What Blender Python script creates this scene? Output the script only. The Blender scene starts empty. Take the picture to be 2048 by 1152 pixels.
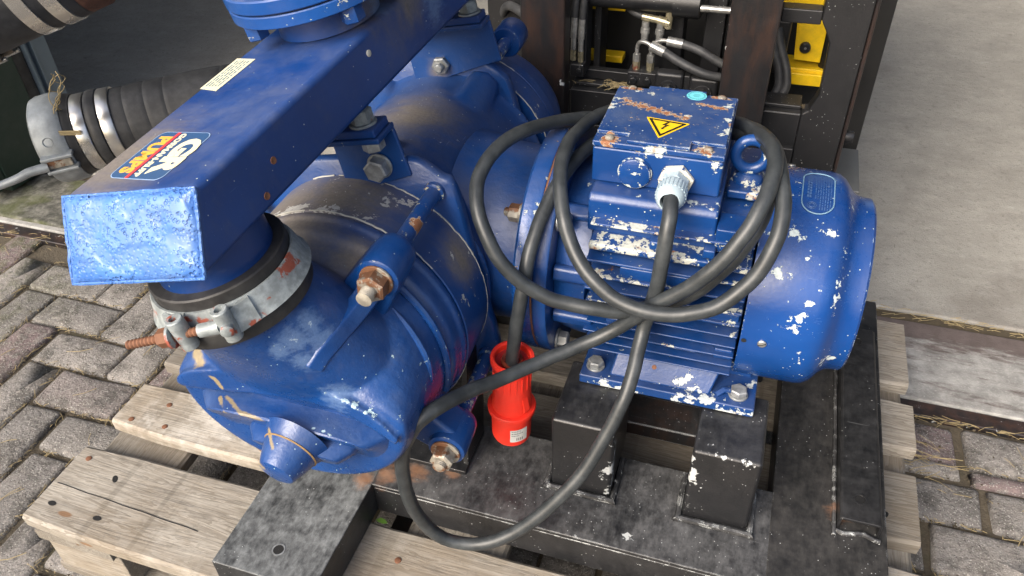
import bpy, bmesh, math, random
from mathutils import Matrix, Vector, noise as mnoise
R_ = math.radians
random.seed(7)
scn = bpy.context.scene

# ------------------------------------------------------------------ camera
CAM = bpy.data.cameras.new('camera'); cam = bpy.data.objects.new('camera', CAM)
scn.collection.objects.link(cam); scn.camera = cam
RC = ((0.95052712, 0.30933485, -0.02846313),
      (0.1742275, -0.60673197, -0.77557791),
      (-0.25718276, 0.73224878, -0.63060983))
m = Matrix.Identity(4)
for i in range(3):
    m[i][0] = RC[0][i]; m[i][1] = -RC[1][i]; m[i][2] = -RC[2][i]
m[2][3] = 1.08
cam.matrix_world = m
CAM.sensor_width = 36; CAM.lens = 1577.57 / 2048 * 36
CAM.clip_start = 0.02; CAM.clip_end = 300

# ------------------------------------------------------------------ light
world = bpy.data.worlds.new('World'); scn.world = world; world.use_nodes = True
wn = world.node_tree.nodes; wl = world.node_tree.links
bg = wn.get('Background'); sky = wn.new('ShaderNodeTexSky')
sky.sky_type = 'NISHITA'; sky.sun_disc = False
SUN_EL, SUN_AZ = 35, 203       # azimuth clockwise from +Y
sky.sun_elevation = R_(SUN_EL); sky.sun_rotation = R_(SUN_AZ)
sky.dust_density = 6; sky.air_density = 1.0; sky.ozone_density = 0.6
wl.new(sky.outputs[0], bg.inputs[0]); bg.inputs[1].default_value = 0.15
sl = bpy.data.lights.new('sun', 'SUN'); sun = bpy.data.objects.new('sun', sl)
scn.collection.objects.link(sun)
sl.energy = 1.7; sl.angle = R_(38); sl.color = (1.0, 0.98, 0.955)
az = R_(SUN_AZ); el = R_(SUN_EL)
sd = Vector((math.sin(az) * math.cos(el), math.cos(az) * math.cos(el), math.sin(el)))
sun.rotation_euler = sd.to_track_quat('Z', 'Y').to_euler()
sun.location = (0, 0, 5)
scn.view_settings.view_transform = 'Standard'; scn.view_settings.look = 'None'
scn.view_settings.exposure = 0.95; scn.view_settings.gamma = 1
scn.cycles.max_bounces = 8

# ------------------------------------------------------------------ node helper
class NT:
    def __init__(s, name):
        s.mat = bpy.data.materials.new(name); s.mat.use_nodes = True
        s.t = s.mat.node_tree; s.n = s.t.nodes; s.l = s.t.links
        s.b = s.n['Principled BSDF']; s._c = None
    def new(s, typ, **k):
        nd = s.n.new(typ)
        for a, v in k.items(): setattr(nd, a, v)
        return nd
    def link(s, a, b): s.l.new(a, b)
    def obj(s):
        if s._c is None: s._c = s.new('ShaderNodeTexCoord')
        return s._c.outputs['Object']
    def pos(s): return s.new('ShaderNodeNewGeometry').outputs['Position']
    def rnd(s): return s.new('ShaderNodeObjectInfo').outputs['Random']
    def xyz(s, v):
        nd = s.new('ShaderNodeSeparateXYZ'); s.link(v, nd.inputs[0]); return nd.outputs
    def normal(s): return s.new('ShaderNodeNewGeometry').outputs['Normal']
    def map(s, v, scale=(1, 1, 1), loc=(0, 0, 0), rot=(0, 0, 0)):
        nd = s.new('ShaderNodeMapping'); s.link(v, nd.inputs[0])
        nd.inputs['Scale'].default_value = scale; nd.inputs['Location'].default_value = loc
        nd.inputs['Rotation'].default_value = rot; return nd.outputs[0]
    def noise(s, v, scale, detail=3, rough=0.55, dist=0.0):
        nd = s.new('ShaderNodeTexNoise'); s.link(v, nd.inputs['Vector'])
        nd.inputs['Scale'].default_value = scale; nd.inputs['Detail'].default_value = detail
        nd.inputs['Roughness'].default_value = rough; nd.inputs['Distortion'].default_value = dist
        return nd.outputs[0]
    def voro(s, v, scale, feature='F1', rnd=1.0):
        nd = s.new('ShaderNodeTexVoronoi', feature=feature); s.link(v, nd.inputs['Vector'])
        nd.inputs['Scale'].default_value = scale; nd.inputs['Randomness'].default_value = rnd
        return nd.outputs[0]
    def ramp(s, v, a, b, lo=0.0, hi=1.0):
        nd = s.new('ShaderNodeMapRange', interpolation_type='SMOOTHSTEP'); s.link(v, nd.inputs[0])
        nd.inputs[1].default_value = a; nd.inputs[2].default_value = b
        nd.inputs[3].default_value = lo; nd.inputs[4].default_value = hi
        return nd.outputs[0]
    def math(s, op, a, b=None, c=None, clamp=False):
        nd = s.new('ShaderNodeMath', operation=op, use_clamp=clamp)
        for i, x in enumerate((a, b, c)):
            if x is None: continue
            if isinstance(x, (int, float)): nd.inputs[i].default_value = x
            else: s.link(x, nd.inputs[i])
        return nd.outputs[0]
    def mix(s, f, a, b):
        nd = s.new('ShaderNodeMix', data_type='RGBA')
        if isinstance(f, (int, float)): nd.inputs[0].default_value = f
        else: s.link(f, nd.inputs[0])
        for i, x in ((6, a), (7, b)):
            if isinstance(x, tuple): nd.inputs[i].default_value = (*x, 1)
            else: s.link(x, nd.inputs[i])
        return nd.outputs[2]
    def blobs(s, pts):
        """max over (x,y,z,r[,sx,sy,sz]) of 1-dist/r, in world space: the places where the wear sits"""
        p = s.pos(); out = None
        for q in pts:
            x, y, z, r = q[:4]; sc = q[4:7] if len(q) >= 7 else (1, 1, 1)
            v = s.new('ShaderNodeVectorMath', operation='SUBTRACT'); s.link(p, v.inputs[0]); v.inputs[1].default_value = (x, y, z)
            w = s.new('ShaderNodeVectorMath', operation='MULTIPLY'); s.link(v.outputs[0], w.inputs[0]); w.inputs[1].default_value = sc
            ln = s.new('ShaderNodeVectorMath', operation='LENGTH'); s.link(w.outputs[0], ln.inputs[0])
            d = s.math('MULTIPLY_ADD', ln.outputs['Value'], -1.0 / r, 1.0)
            out = d if out is None else s.math('MAXIMUM', out, d)
        return s.math('MAXIMUM', out, 0.0)
    def segs(s, segs):
        """max over (a, b, r) of 1 - distance to the segment / r, in world space: runs and scratches"""
        p = s.pos(); out = None
        def vm(op, a, b):
            n_ = s.new('ShaderNodeVectorMath', operation=op)
            for i, x in enumerate((a, b)):
                if isinstance(x, (tuple, list)): n_.inputs[i].default_value = x
                else: s.link(x, n_.inputs[i])
            return n_
        for a, b, r in segs:
            ab = tuple(b[i] - a[i] for i in range(3)); L2 = max(1e-9, sum(c*c for c in ab))
            pa = vm('SUBTRACT', p, tuple(a)).outputs[0]
            h = s.math('DIVIDE', vm('DOT_PRODUCT', pa, ab).outputs['Value'], L2, clamp=True)
            sc_ = s.new('ShaderNodeVectorMath', operation='SCALE'); sc_.inputs[0].default_value = ab; s.link(h, sc_.inputs['Scale'])
            d = vm('SUBTRACT', pa, sc_.outputs[0]); ln = s.new('ShaderNodeVectorMath', operation='LENGTH'); s.link(d.outputs[0], ln.inputs[0])
            v = s.math('MULTIPLY_ADD', ln.outputs['Value'], -1.0/r, 1.0); out = v if out is None else s.math('MAXIMUM', out, v)
        return s.math('MAXIMUM', out, 0.0)
    def bump(s, h, dist=0.001, strength=1.0, prev=None):
        nd = s.new('ShaderNodeBump'); s.link(h, nd.inputs['Height'])
        nd.inputs['Distance'].default_value = dist; nd.inputs['Strength'].default_value = strength
        if prev is not None: s.link(prev, nd.inputs['Normal'])
        return nd.outputs[0]
    def edge(s, radius, n, amt):
        bv = s.new('ShaderNodeBevel', samples=4); bv.inputs[0].default_value = radius
        g = s.new('ShaderNodeNewGeometry'); d = s.new('ShaderNodeVectorMath', operation='DOT_PRODUCT')
        s.link(bv.outputs[0], d.inputs[0]); s.link(g.outputs['Normal'], d.inputs[1])
        e = s.math('SUBTRACT', 1.0, d.outputs['Value'])
        return s.ramp(s.math('ADD', s.ramp(e, .015, .09, 0, amt), n), .86, .88)
    def out(s, color=None, rough=None, metal=None, normal=None, spec=None, coat=None):
        for k, v in (('Base Color', color), ('Roughness', rough), ('Metallic', metal), ('Normal', normal), ('Specular IOR Level', spec), ('Coat Weight', coat)):
            if v is None: continue
            if isinstance(v, tuple): s.b.inputs[k].default_value = (*v, 1)
            elif isinstance(v, (int, float)): s.b.inputs[k].default_value = v
            else: s.link(v, s.b.inputs[k])
        return s.mat

BLUE = (0.0028, 0.040, 0.178)
PRIMER = (0.50, 0.55, 0.53)
def blue_paint(name, chip=0.62, blobs=None, dirt=0.35, dirtblobs=None, rough=0.30, specks=0.10, rust=0.5, off=0.0, base=BLUE, lump=0.0012, yellow=None, rustblobs=None, rustsegs=None, scuff=None, edge=.0, scale=1.0, chipcol=PRIMER, dustcol=(0.13, 0.135, 0.15)):
    t = NT(name); p = t.map(t.pos(), loc=(off, off * 1.7, off * .3))
    n1 = t.noise(p, 9, 4); n2 = t.noise(p, 95 * scale, 6, .68); n3 = t.noise(p, 260, 3, .6)
    col = t.mix(t.ramp(n1, .3, .75), tuple(c * .86 for c in base), (base[0] * 1.5 + .002, base[1] * 1.3, base[2] * 1.18))
    # settled dust and scuffs
    d = t.math('MULTIPLY', t.ramp(t.xyz(t.normal())[2], -.1, 1.0), t.ramp(t.noise(p, 14, 6, .7), .30, .8))
    sc = t.ramp(t.noise(t.map(p, scale=(30, 160, 160), rot=(.3, .5, .8)), 1, 3, .5), .62, .75)
    d = t.math('MULTIPLY_ADD', sc, .25, d)
    hs = t.math('MAXIMUM', t.ramp(t.noise(t.map(p, scale=(18, 420, 420), rot=(.2, .9, .4)), 1, 2), .735, .75), t.ramp(t.noise(t.map(p, scale=(380, 22, 380), rot=(.9, .1, -.5)), 1, 2), .735, .75))
    col = t.mix(t.math('MULTIPLY', hs, t.ramp(n1, .45, .62, 0, .5)), col, (.16, .24, .40))
    d = t.math('MULTIPLY', d, dirt, clamp=True)
    col = t.mix(d, col, dustcol)
    dirtm = d
    if dirtblobs:
        db = t.math('MULTIPLY_ADD', t.noise(t.map(p, scale=(14, 34, 20)), 1.6, 6, .72), .9, t.math('MULTIPLY', t.blobs(dirtblobs), .9))
        db = t.ramp(db, .42, 1.30, 0, .85)
        col = t.mix(db, col, t.mix(n3, (.10, .085, .062), (.24, .205, .15)))
        dirtm = t.math('MAXIMUM', d, db)
    # chips to pale primer
    h = t.math('MULTIPLY', n2, t.ramp(n1, .2, .8, .8, 1.12))
    if blobs: h = t.math('MULTIPLY_ADD', t.blobs(blobs), .24, h)
    c1 = t.ramp(h, chip, chip + .006)
    pin = t.math('MULTIPLY', t.ramp(t.voro(p, 120), specks, specks - .03), t.ramp(t.noise(p, 16, 3), .50, .56))
    c1 = t.math('MAXIMUM', c1, pin)
    if edge: c1 = t.math('MAXIMUM', c1, t.edge(.0028, n2, edge))
    pr = t.mix(t.ramp(n3, .35, .7), chipcol, tuple(c * .78 for c in chipcol))
    rs = t.ramp(t.noise(p, 42, 5, .65), .66 - .16 * rust, .74 - .13 * rust)
    pr = t.mix(t.math('MULTIPLY', rs, min(1, rust * 1.4)), pr, t.mix(n3, (.20, .065, .025), (.30, .15, .07)))
    col = t.mix(c1, col, pr)
    if scuff:
        sf_ = t.math('MULTIPLY_ADD', t.noise(t.map(p, scale=(1, 1, 2.2)), 60, 7, .75), .8, t.math('MULTIPLY', t.blobs(scuff), .55))
        col = t.mix(t.ramp(sf_, .60, .86, 0, .6), col, (.12, .20, .36)); col = t.mix(t.ramp(sf_, .93, .96, 0, .6), col, (.40, .50, .58))
    if rustblobs:
        rb = t.math('MULTIPLY_ADD', t.noise(p, 210, 4, .7), .75, t.math('MULTIPLY_ADD', n2, .6, t.math('MULTIPLY', t.math('MAXIMUM', t.blobs(rustblobs), t.math('MULTIPLY', t.segs(rustsegs), t.ramp(t.voro(p, 150), .15, .5, .95, .45))) if rustsegs else t.blobs(rustblobs), .50)))
        col = t.mix(t.ramp(rb, .80, .86), col, (.42, .33, .24)); col = t.mix(t.ramp(rb, .86, .92), col, t.mix(n3, (.16, .055, .025), (.34, .15, .07)))
        c1 = t.math('MAXIMUM', c1, t.ramp(rb, .80, .86))
    if yellow:
        yy = t.ramp(t.math('MULTIPLY_ADD', n2, 1.3, t.segs(yellow)), .92, 1.35, 0, .72)
        col = t.mix(yy, col, t.mix(n3, (.22, .17, .06), (.44, .33, .13)))
    r = t.math('MULTIPLY_ADD', dirtm, .55, t.math('MULTIPLY_ADD', n2, .12, rough - .05), clamp=True)
    r = t.mix(c1, r, (.7, .7, .7))
    nb = t.bump(t.noise(p, 420, 2, .6), .00022, .8) if lump > .001 else None
    nb = t.bump(t.noise(p, 170, 3, .5), lump * .4, .7, nb)
    nb = t.bump(t.noise(p, 24, 2), lump, .55, nb)
    nb = t.bump(t.math('MULTIPLY', c1, -1), .0006, .9, nb)
    return t.out(col, r, 0.0, nb, .55)

def black_steel(name, wear=.5, edge=.0, pins=1, off=0.0, chip=.66, blobs=None, rustblobs=None, brown=0.0, rough=.42, dust=(.19, .195, .20)):
    t = NT(name); p = t.map(t.pos(), loc=(off, off, off)); n2 = t.noise(p, 70, 6, .68); n1 = t.noise(p, 11, 6, .7, .4); n3 = t.noise(p, 300, 2)
    col = t.mix(t.ramp(n1, .3, .7), (.0065, .0072, .0085), (.013, .013, .0145))
    if brown: col = t.mix(t.ramp(t.noise(t.map(p, scale=(8, 8, 2)), 4, 5, .7), .4, .75, 0, brown), col, (.055, .026, .016))
    up = t.ramp(t.xyz(t.normal())[2], .2, .9)
    gg = t.math('MULTIPLY_ADD', n1, .38, t.math('MULTIPLY_ADD', n2, .32, t.math('MULTIPLY', t.noise(t.map(p, scale=(3, 1, 1), rot=(0, 0, .5)), 38, 6, .75), .32)))
    g = t.math('MULTIPLY', t.ramp(gg, .34, .78), t.math('MULTIPLY_ADD', up, wear * .85, wear * .12), clamp=True)
    hl_ = t.ramp(t.noise(t.map(p, scale=(12, 300, 300), rot=(.1, .2, .7)), 1, 2), .72, .74, 0, .35)
    g = t.math('MAXIMUM', g, t.math('MULTIPLY', hl_, up))
    col = t.mix(g, col, t.mix(n3, tuple(c * .7 for c in dust), dust))
    h = n2
    if blobs: h = t.math('MULTIPLY_ADD', t.blobs(blobs), .24, n2)
    c1 = t.math('MAXIMUM', t.ramp(h, chip, chip + .008), t.math('MULTIPLY', t.ramp(t.voro(p, 170), .12*pins, .08*pins - .001), t.ramp(t.noise(p, 22, 3), .48, .58)))
    if edge: c1 = t.math('MAXIMUM', c1, t.edge(.003, n2, edge))
    col = t.mix(c1, col, (.42, .44, .44))
    if rustblobs:
        rb = t.ramp(t.math('MULTIPLY_ADD', t.noise(t.map(p, scale=(1, 2, 1)), 26, 6, .72), 1.5, t.math('MULTIPLY', t.blobs(rustblobs), .8)), .98, 1.55, 0, .9)
        col = t.mix(rb, col, t.mix(n2, (.16, .065, .028), (.33, .21, .14)))
    r = t.math('MULTIPLY_ADD', g, .4, rough, clamp=True)
    nb = t.bump(n2, .0005, .5); nb = t.bump(t.noise(p, 320, 2), .0003, .5, nb)
    return t.out(col, r, 0, nb, .5)

def galv(name, rust=.0, col0=(.38, .40, .41), rough=.5, metal=.55, rustcol=(.20, .055, .035)):
    t = NT(name); p = t.pos(); n = t.noise(p, 110, 4, .6); n1 = t.noise(p, 40, 5, .65)
    col = t.mix(t.ramp(n, .35, .7), tuple(c * .62 for c in col0), col0)
    col = t.mix(t.ramp(n1, .68 - rust * .3, .74 - rust * .3), col, t.mix(n, rustcol, tuple(min(1, c * 1.9) for c in rustcol)))
    nb = t.bump(n, .0004, .6)
    return t.out(col, t.ramp(n1, .3, .8, rough - .1, rough + .15), metal, nb)

def simple(name, col, rough=.5, metal=0.0, var=.25, scale=60, bump=.0003, dustc=None, dust=0.0):
    t = NT(name); p = t.pos(); n = t.noise(p, scale, 5, .6)
    c = t.mix(n, tuple(x * (1 - var) for x in col), tuple(min(1, x * (1 + var)) for x in col))
    if dustc: c = t.mix(t.math('MULTIPLY', t.ramp(t.noise(p, 35, 6, .7), .35, .8), dust), c, dustc)
    return t.out(c, t.math('MULTIPLY_ADD', n, .2, rough - .1, clamp=True), metal, t.bump(n, bump, .6))

M = {}
M['galv'] = galv('galvanised_steel')
M['galv_clamp'] = galv('galvanised_clamp_steel', rust=.42, col0=(.33, .37, .38), metal=.25, rough=.6)
M['rusty_nut'] = galv('rusty_galvanised', rust=.62, rustcol=(.13, .062, .032), col0=(.40, .37, .31), metal=.3, rough=.6)
M['rust'] = simple('rusted_steel', (.17, .075, .040), .75, .1, .5, 120, .0006)
M['alu'] = simple('cast_aluminium', (.30, .33, .35), .5, .4, .4, 45, .0010, (.12, .13, .13), .6)
M['band'] = simple('bright_steel_band', (.62, .61, .58), .28, .9, .12, 12, .0002)
M['rubber'] = simple('black_rubber', (.016, .016, .017), .55, 0, .3, 50, .0004, (.09, .09, .088), .45)
M['hose_rubber'] = simple('dusty_hose_rubber', (.022, .023, .025), .55, 0, .3, 30, .0006, (.085, .088, .09), .6)
M['cable'] = simple('cable_rubber', (.022, .026, .029), .42, 0, .2, 80, .0003, (.085, .095, .10), .5)
M['red'] = simple('red_plastic', (.90, .036, .018), .40, 0, .05, 25, .0003, (.45, .10, .07), .22)
M['red_dark'] = simple('clear_seal', (.16, .035, .02), .3)
M['gland'] = simple('pale_grey_plastic', (.36, .45, .50), .42, 0, .06)
M['brass'] = galv('yellow_zinc_fittings', rust=.1, col0=(.50, .45, .30), metal=.7, rough=.35)
M['plated'] = galv('zinc_plated_steel', rust=.0, col0=(.48, .48, .46), metal=.7, rough=.35)
M['black_gloss'] = black_steel('greasy_black_steel', wear=.12, off=3.3, chip=.74, rough=.42)
M['black_bolt'] = black_steel('black_bolt_steel', wear=.1, off=1.3, chip=.8, rough=.4)
M['yellow'] = simple('yellow_paint', (.90, .58, .008), .45, 0, .08, 30, .0003, (.14, .10, .03), .35)
M['green'] = simple('dark_green_paint', (.008, .030, .020), .45, 0, .25, 14, .0006, (.05, .065, .055), .35)
M['black_plain'] = simple('soot_black', (.010, .010, .010), .6)
M['straw'] = simple('dry_straw', (.34, .27, .14), .8, 0, .4, 40)
M['soil'] = simple('chaff_dirt', (.075, .060, .038), .95, 0, .6, 120, .002)
M['leaf'] = simple('green_leaf', (.12, .25, .03), .6)

# ------------------------------------------------------------------ object helpers
WM = {}
def I4(): return Matrix.Identity(4)
def frame(o, x, z=None, y=None):
    """frame with given z axis and an x hint"""
    z = Vector(z).normalized(); x = Vector(x); x = (x - x.dot(z) * z).normalized(); yv = z.cross(x)
    f = Matrix(((x[0], yv[0], z[0], o[0]), (x[1], yv[1], z[1], o[1]), (x[2], yv[2], z[2], o[2]), (0, 0, 0, 1)))
    return f
def axf(o, z):
    z = Vector(z).normalized(); h = Vector((0, 0, 1)) if abs(z.z) < .9 else Vector((1, 0, 0))
    return frame(o, h.cross(z), z)
def thing(name, loc, label, cat, group=None):
    o = bpy.data.objects.new(name, None); scn.collection.objects.link(o); o.location = loc
    o.empty_display_size = .05
    o['label'] = label; o['category'] = cat
    if group: o['group'] = group
    WM[o.name] = Matrix.Translation(loc); return o
def place(o, M4, parent=None):
    WM[o.name] = M4.copy()
    if parent is not None:
        o.parent = parent; o.matrix_basis = WM[parent.name].inverted() @ M4
    else: o.matrix_basis = M4
def mesh_obj(name, me, mat, parent=None, M4=None, label=None):
    o = bpy.data.objects.new(name, me); scn.collection.objects.link(o)
    if mat is not None and not me.materials: me.materials.append(mat)
    place(o, M4 or I4(), parent)
    if label: o['label'] = label
    return o
def part(name, bm, mat, parent=None, bevel=0, seg=2, smooth=True, sharp=38, label=None, sub=0, center=True):
    """links the bmesh (world coordinates) as one mesh object"""
    bmesh.ops.remove_doubles(bm, verts=bm.verts, dist=1e-6)
    bmesh.ops.recalc_face_normals(bm, faces=bm.faces)
    c = Vector((0, 0, 0))
    if center and bm.verts:
        lo = Vector([min(v.co[i] for v in bm.verts) for i in range(3)]); hi = Vector([max(v.co[i] for v in bm.verts) for i in range(3)])
        c = (lo + hi) / 2; bmesh.ops.translate(bm, verts=bm.verts, vec=-c)
    me = bpy.data.meshes.new(name); bm.to_mesh(me); bm.free()
    if smooth:
        for p in me.polygons: p.use_smooth = True
    o = mesh_obj(name, me, mat, parent, Matrix.Translation(c), label)
    if bevel:
        b = o.modifiers.new('bevel', 'BEVEL'); b.width = bevel; b.segments = seg; b.limit_method = 'ANGLE'; b.angle_limit = R_(32)
        w = o.modifiers.new('wn', 'WEIGHTED_NORMAL'); w.keep_sharp = False
    elif smooth and sharp: me.set_sharp_from_angle(angle=R_(sharp))
    if sub:
        s = o.modifiers.new('sub', 'SUBSURF'); s.levels = sub; s.render_levels = sub
    return o
def B(): return bmesh.new()
def box(bm, x0, x1, y0, y1, z0, z1, f=None):
    vs = [bm.verts.new(Vector(p) if f is None else f @ Vector(p)) for p in ((x0,y0,z0),(x1,y0,z0),(x1,y1,z0),(x0,y1,z0),(x0,y0,z1),(x1,y0,z1),(x1,y1,z1),(x0,y1,z1))]
    for q in ((0,3,2,1),(4,5,6,7),(0,1,5,4),(1,2,6,5),(2,3,7,6),(3,0,4,7)): bm.faces.new([vs[i] for i in q])
    return bm
def prism(bm, poly, f, h0, h1):
    """poly in the frame's xy, extruded along its z"""
    a = [bm.verts.new(f @ Vector((p[0], p[1], h0))) for p in poly]; b = [bm.verts.new(f @ Vector((p[0], p[1], h1))) for p in poly]
    n = len(poly)
    for i in range(n): bm.faces.new((a[i], a[(i+1) % n], b[(i+1) % n], b[i]))
    bm.faces.new(a[::-1]); bm.faces.new(b); return bm
def loft(bm, rings, cap0=True, cap1=True, closed=False):
    V = [[bm.verts.new(p) for p in r] for r in rings]; n = len(rings[0])
    m_ = len(V)
    for k in range(m_ if closed else m_ - 1):
        a, b = V[k], V[(k+1) % m_]
        for i in range(n): bm.faces.new((a[i], a[(i+1) % n], b[(i+1) % n], b[i]))
    if not closed:
        if cap0: bm.faces.new(V[0][::-1])
        if cap1: bm.faces.new(V[-1])
    return bm
def lathe(bm, prof, f, seg=48, cap=True, a0=0, a1=360):
    """prof: (r, z) along the frame's z"""
    rings = []
    for r, z in prof:
        rings.append([f @ Vector((r * math.cos(2*math.pi*i/seg), r * math.sin(2*math.pi*i/seg), z)) for i in range(seg)])
    return loft(bm, rings, cap, cap)
def ring(bm, prof, f, seg=64):
    """closed profile swept round the frame's z"""
    rings = []
    for i in range(seg):
        a = 2*math.pi*i/seg; rings.append([f @ Vector((r * math.cos(a), r * math.sin(a), z)) for r, z in prof])
    return loft(bm, rings, closed=True)
def catmull(P, n=6):
    P = [Vector(p) for p in P]; out = []
    for i in range(len(P) - 1):
        p0 = P[max(i-1, 0)]; p1 = P[i]; p2 = P[i+1]; p3 = P[min(i+2, len(P)-1)]
        for k in range(n):
            t = k / n; out.append(.5 * ((2*p1) + (p2-p0)*t + (2*p0-5*p1+4*p2-p3)*t*t + (3*p1-p0-3*p2+p3)*t**3))
    out.append(P[-1]); return out
def tube(bm, pts, r, seg=12, cap=True, rf=None):
    pts = [Vector(p) for p in pts]; n = len(pts); rings = []
    t0 = (pts[1] - pts[0]).normalized(); u = t0.orthogonal().normalized()
    for i in range(n):
        t = (pts[min(i+1, n-1)] - pts[max(i-1, 0)]).normalized(); u = (u - u.dot(t) * t).normalized(); v = t.cross(u)
        rr = r if rf is None else rf(i / (n-1))
        rings.append([pts[i] + rr * (math.cos(2*math.pi*k/seg) * u + math.sin(2*math.pi*k/seg) * v) for k in range(seg)])
    return loft(bm, rings, cap, cap)
def rrect(w, h, r, n=5, cx=0, cy=0):
    out = []
    for sx, sy, a in ((1,1,0),(-1,1,90),(-1,-1,180),(1,-1,270)):
        for k in range(n+1):
            t = R_(a + 90*k/n); out.append((cx + sx*(w/2-r) + r*math.cos(t), cy + sy*(h/2-r) + r*math.sin(t)))
    return out
def poly_circle(r, n=32, a0=0): return [(r*math.cos(2*math.pi*i/n+a0), r*math.sin(2*math.pi*i/n+a0)) for i in range(n)]
def sheet(bm, poly, f, z=0): bm.faces.new([bm.verts.new(f @ Vector((p[0], p[1], z))) for p in poly]); return bm

_bolt = {}
def bolt_mesh(key, s, h, washer, stud, mat):
    """hex head of width s, height h; optional washer under it and threaded stud above it; base at z=0"""
    k = (key, s, h, washer, stud)
    if k in _bolt: return _bolt[k]
    bm = B(); z = 0; R = s / math.sqrt(3); F = I4()
    if washer:
        lathe(bm, [(washer*.98, 0), (washer, .0005), (washer, .0022), (washer*.97, .0028)], F, 28); z = .003
    c = R * .86
    hexp = poly_circle(R, 6)
    rings = []
    for zz, f_ in ((z, .97), (z + .0008, 1.0), (z + h - s*.07, 1.0)):
        rings.append([Vector((p[0]*f_, p[1]*f_, zz)) for p in hexp for _ in (0,)])
    loft(bm, rings, True, False)
    # chamfered top: hexagon to circle
    top = [bm.verts.new((p[0], p[1], z + h - s*.07)) for p in hexp]
    cc = [bm.verts.new((p[0]*.84, p[1]*.84, z + h)) for p in hexp]
    for i in range(6): bm.faces.new((top[i], top[(i+1) % 6], cc[(i+1) % 6], cc[i]))
    bm.faces.new(cc)
    if stud:
        zz = z + h; pr = []; sr = s * .3; L = stud; n = max(4, int(L / .0011))
        for i in range(n + 1): pr.append((sr * (1.0 if i % 2 else .88), zz + L * i / n))
        lathe(bm, [(sr*.88, zz - .002)] + pr + [(sr*.7, zz + L + .001)], F, 16)
    bmesh.ops.remove_doubles(bm, verts=bm.verts, dist=1e-6); bmesh.ops.recalc_face_normals(bm, faces=bm.faces)
    me = bpy.data.meshes.new(key); bm.to_mesh(me); bm.free(); me.materials.append(mat)
    for p in me.polygons: p.use_smooth = True
    me.set_sharp_from_angle(angle=R_(28))
    _bolt[k] = me; return me
def bolt(o, z, s, h, parent, mat='galv', washer=0, stud=0, name='bolt', rot=None, label=None):
    f = axf(o, z) @ Matrix.Rotation(random.uniform(0, 1) if rot is None else rot, 4, 'Z')
    return mesh_obj(name, bolt_mesh(name + '_' + mat, s, h, washer, stud, M[mat]), M[mat], parent, f, label)

def text_part(name, txt, size, f, mat, parent, align='CENTER', bold=0.0, ext=0.0002, sx=1.0, spacing=1.0):
    cu = bpy.data.curves.new(name, 'FONT'); cu.body = txt; cu.size = size; cu.align_x = align; cu.align_y = 'CENTER'
    cu.offset = bold; cu.extrude = ext; cu.space_character = spacing; cu.resolution_u = 3
    o = bpy.data.objects.new(name, cu); scn.collection.objects.link(o)
    dg = bpy.context.evaluated_depsgraph_get(); me = bpy.data.meshes.new_from_object(o.evaluated_get(dg))
    bpy.data.objects.remove(o); bpy.data.curves.remove(cu); me.name = name
    for v in me.vertices: v.co.x *= sx
    me.materials.clear()
    return mesh_obj(name, me, mat, parent, f)
def flat(name, col, rough=.5):
    t = NT(name); n = t.noise(t.pos(), 90, 4); return t.out(t.mix(n, tuple(c*.85 for c in col), col), rough)
# ================================================================== THE SETTING
def st(o, kind='structure'): o['kind'] = kind; return o
# --- soil under the paving
t = NT('joint_soil'); p = t.pos(); n = t.noise(p, 130, 5, .7); n1 = t.noise(p, 9, 3)
c = t.mix(n, (.034, .028, .020), (.135, .112, .078)); c = t.mix(t.ramp(n1, .5, .75, 0, .5), c, (.045, .055, .018))
soil_m = t.out(c, .95, 0, t.bump(n, .004, 1))
bm = B(); sheet(bm, [(-7, -2.2), (7, -2.2), (7, 1.112), (-7, 1.112)], I4(), -.011)
paving = st(part('paving', bm, soil_m, smooth=False))
# --- herringbone bricks
t = NT('paving_brick'); p = t.pos(); r = t.rnd()
n = t.noise(p, 60, 6, .7); n1 = t.noise(p, 17, 5, .65); n2 = t.noise(p, 330, 3, .65)
base = t.mix(r, (.215, .203, .192), (.31, .29, .272))
base = t.mix(t.ramp(t.math('FRACT', t.math('MULTIPLY', r, 7.3)), .72, .8), base, (.215, .165, .165))
base = t.mix(t.ramp(n1, .42, .66, 0, .8), base, (.080, .075, .068))
base = t.mix(t.ramp(n, .48, .70, 0, .85), base, (.33, .315, .295))
base = t.mix(t.ramp(t.noise(p, 120, 5, .75), .56, .66, 0, .7), base, (.055, .050, .045))
base = t.mix(t.ramp(t.voro(p, 210), .26, .18, 0, .85), base, (.46, .45, .42))
base = t.mix(t.ramp(n2, .58, .68, 0, .75), base, (.42, .40, .37))
base = t.mix(t.ramp(n2, .42, .30, 0, .65), base, (.05, .045, .04))
x = t.xyz(p)
moss = t.math('MULTIPLY', t.ramp(x[0], -1.22, -1.75), t.ramp(t.math('ADD', t.math('MULTIPLY', n1, .6), t.math('MULTIPLY', n, .4)), .40, .62))
base = t.mix(t.math('MULTIPLY', moss, .62), base, (.115, .125, .038))
nb = t.bump(n1, .006, .8); nb = t.bump(n, .0040, 1, nb); nb = t.bump(t.noise(p, 120, 5, .75), .003, 1, nb); nb = t.bump(n2, .0014, 1, nb)
brick_m = t.out(base, .86, 0, nb, .35)
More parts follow.
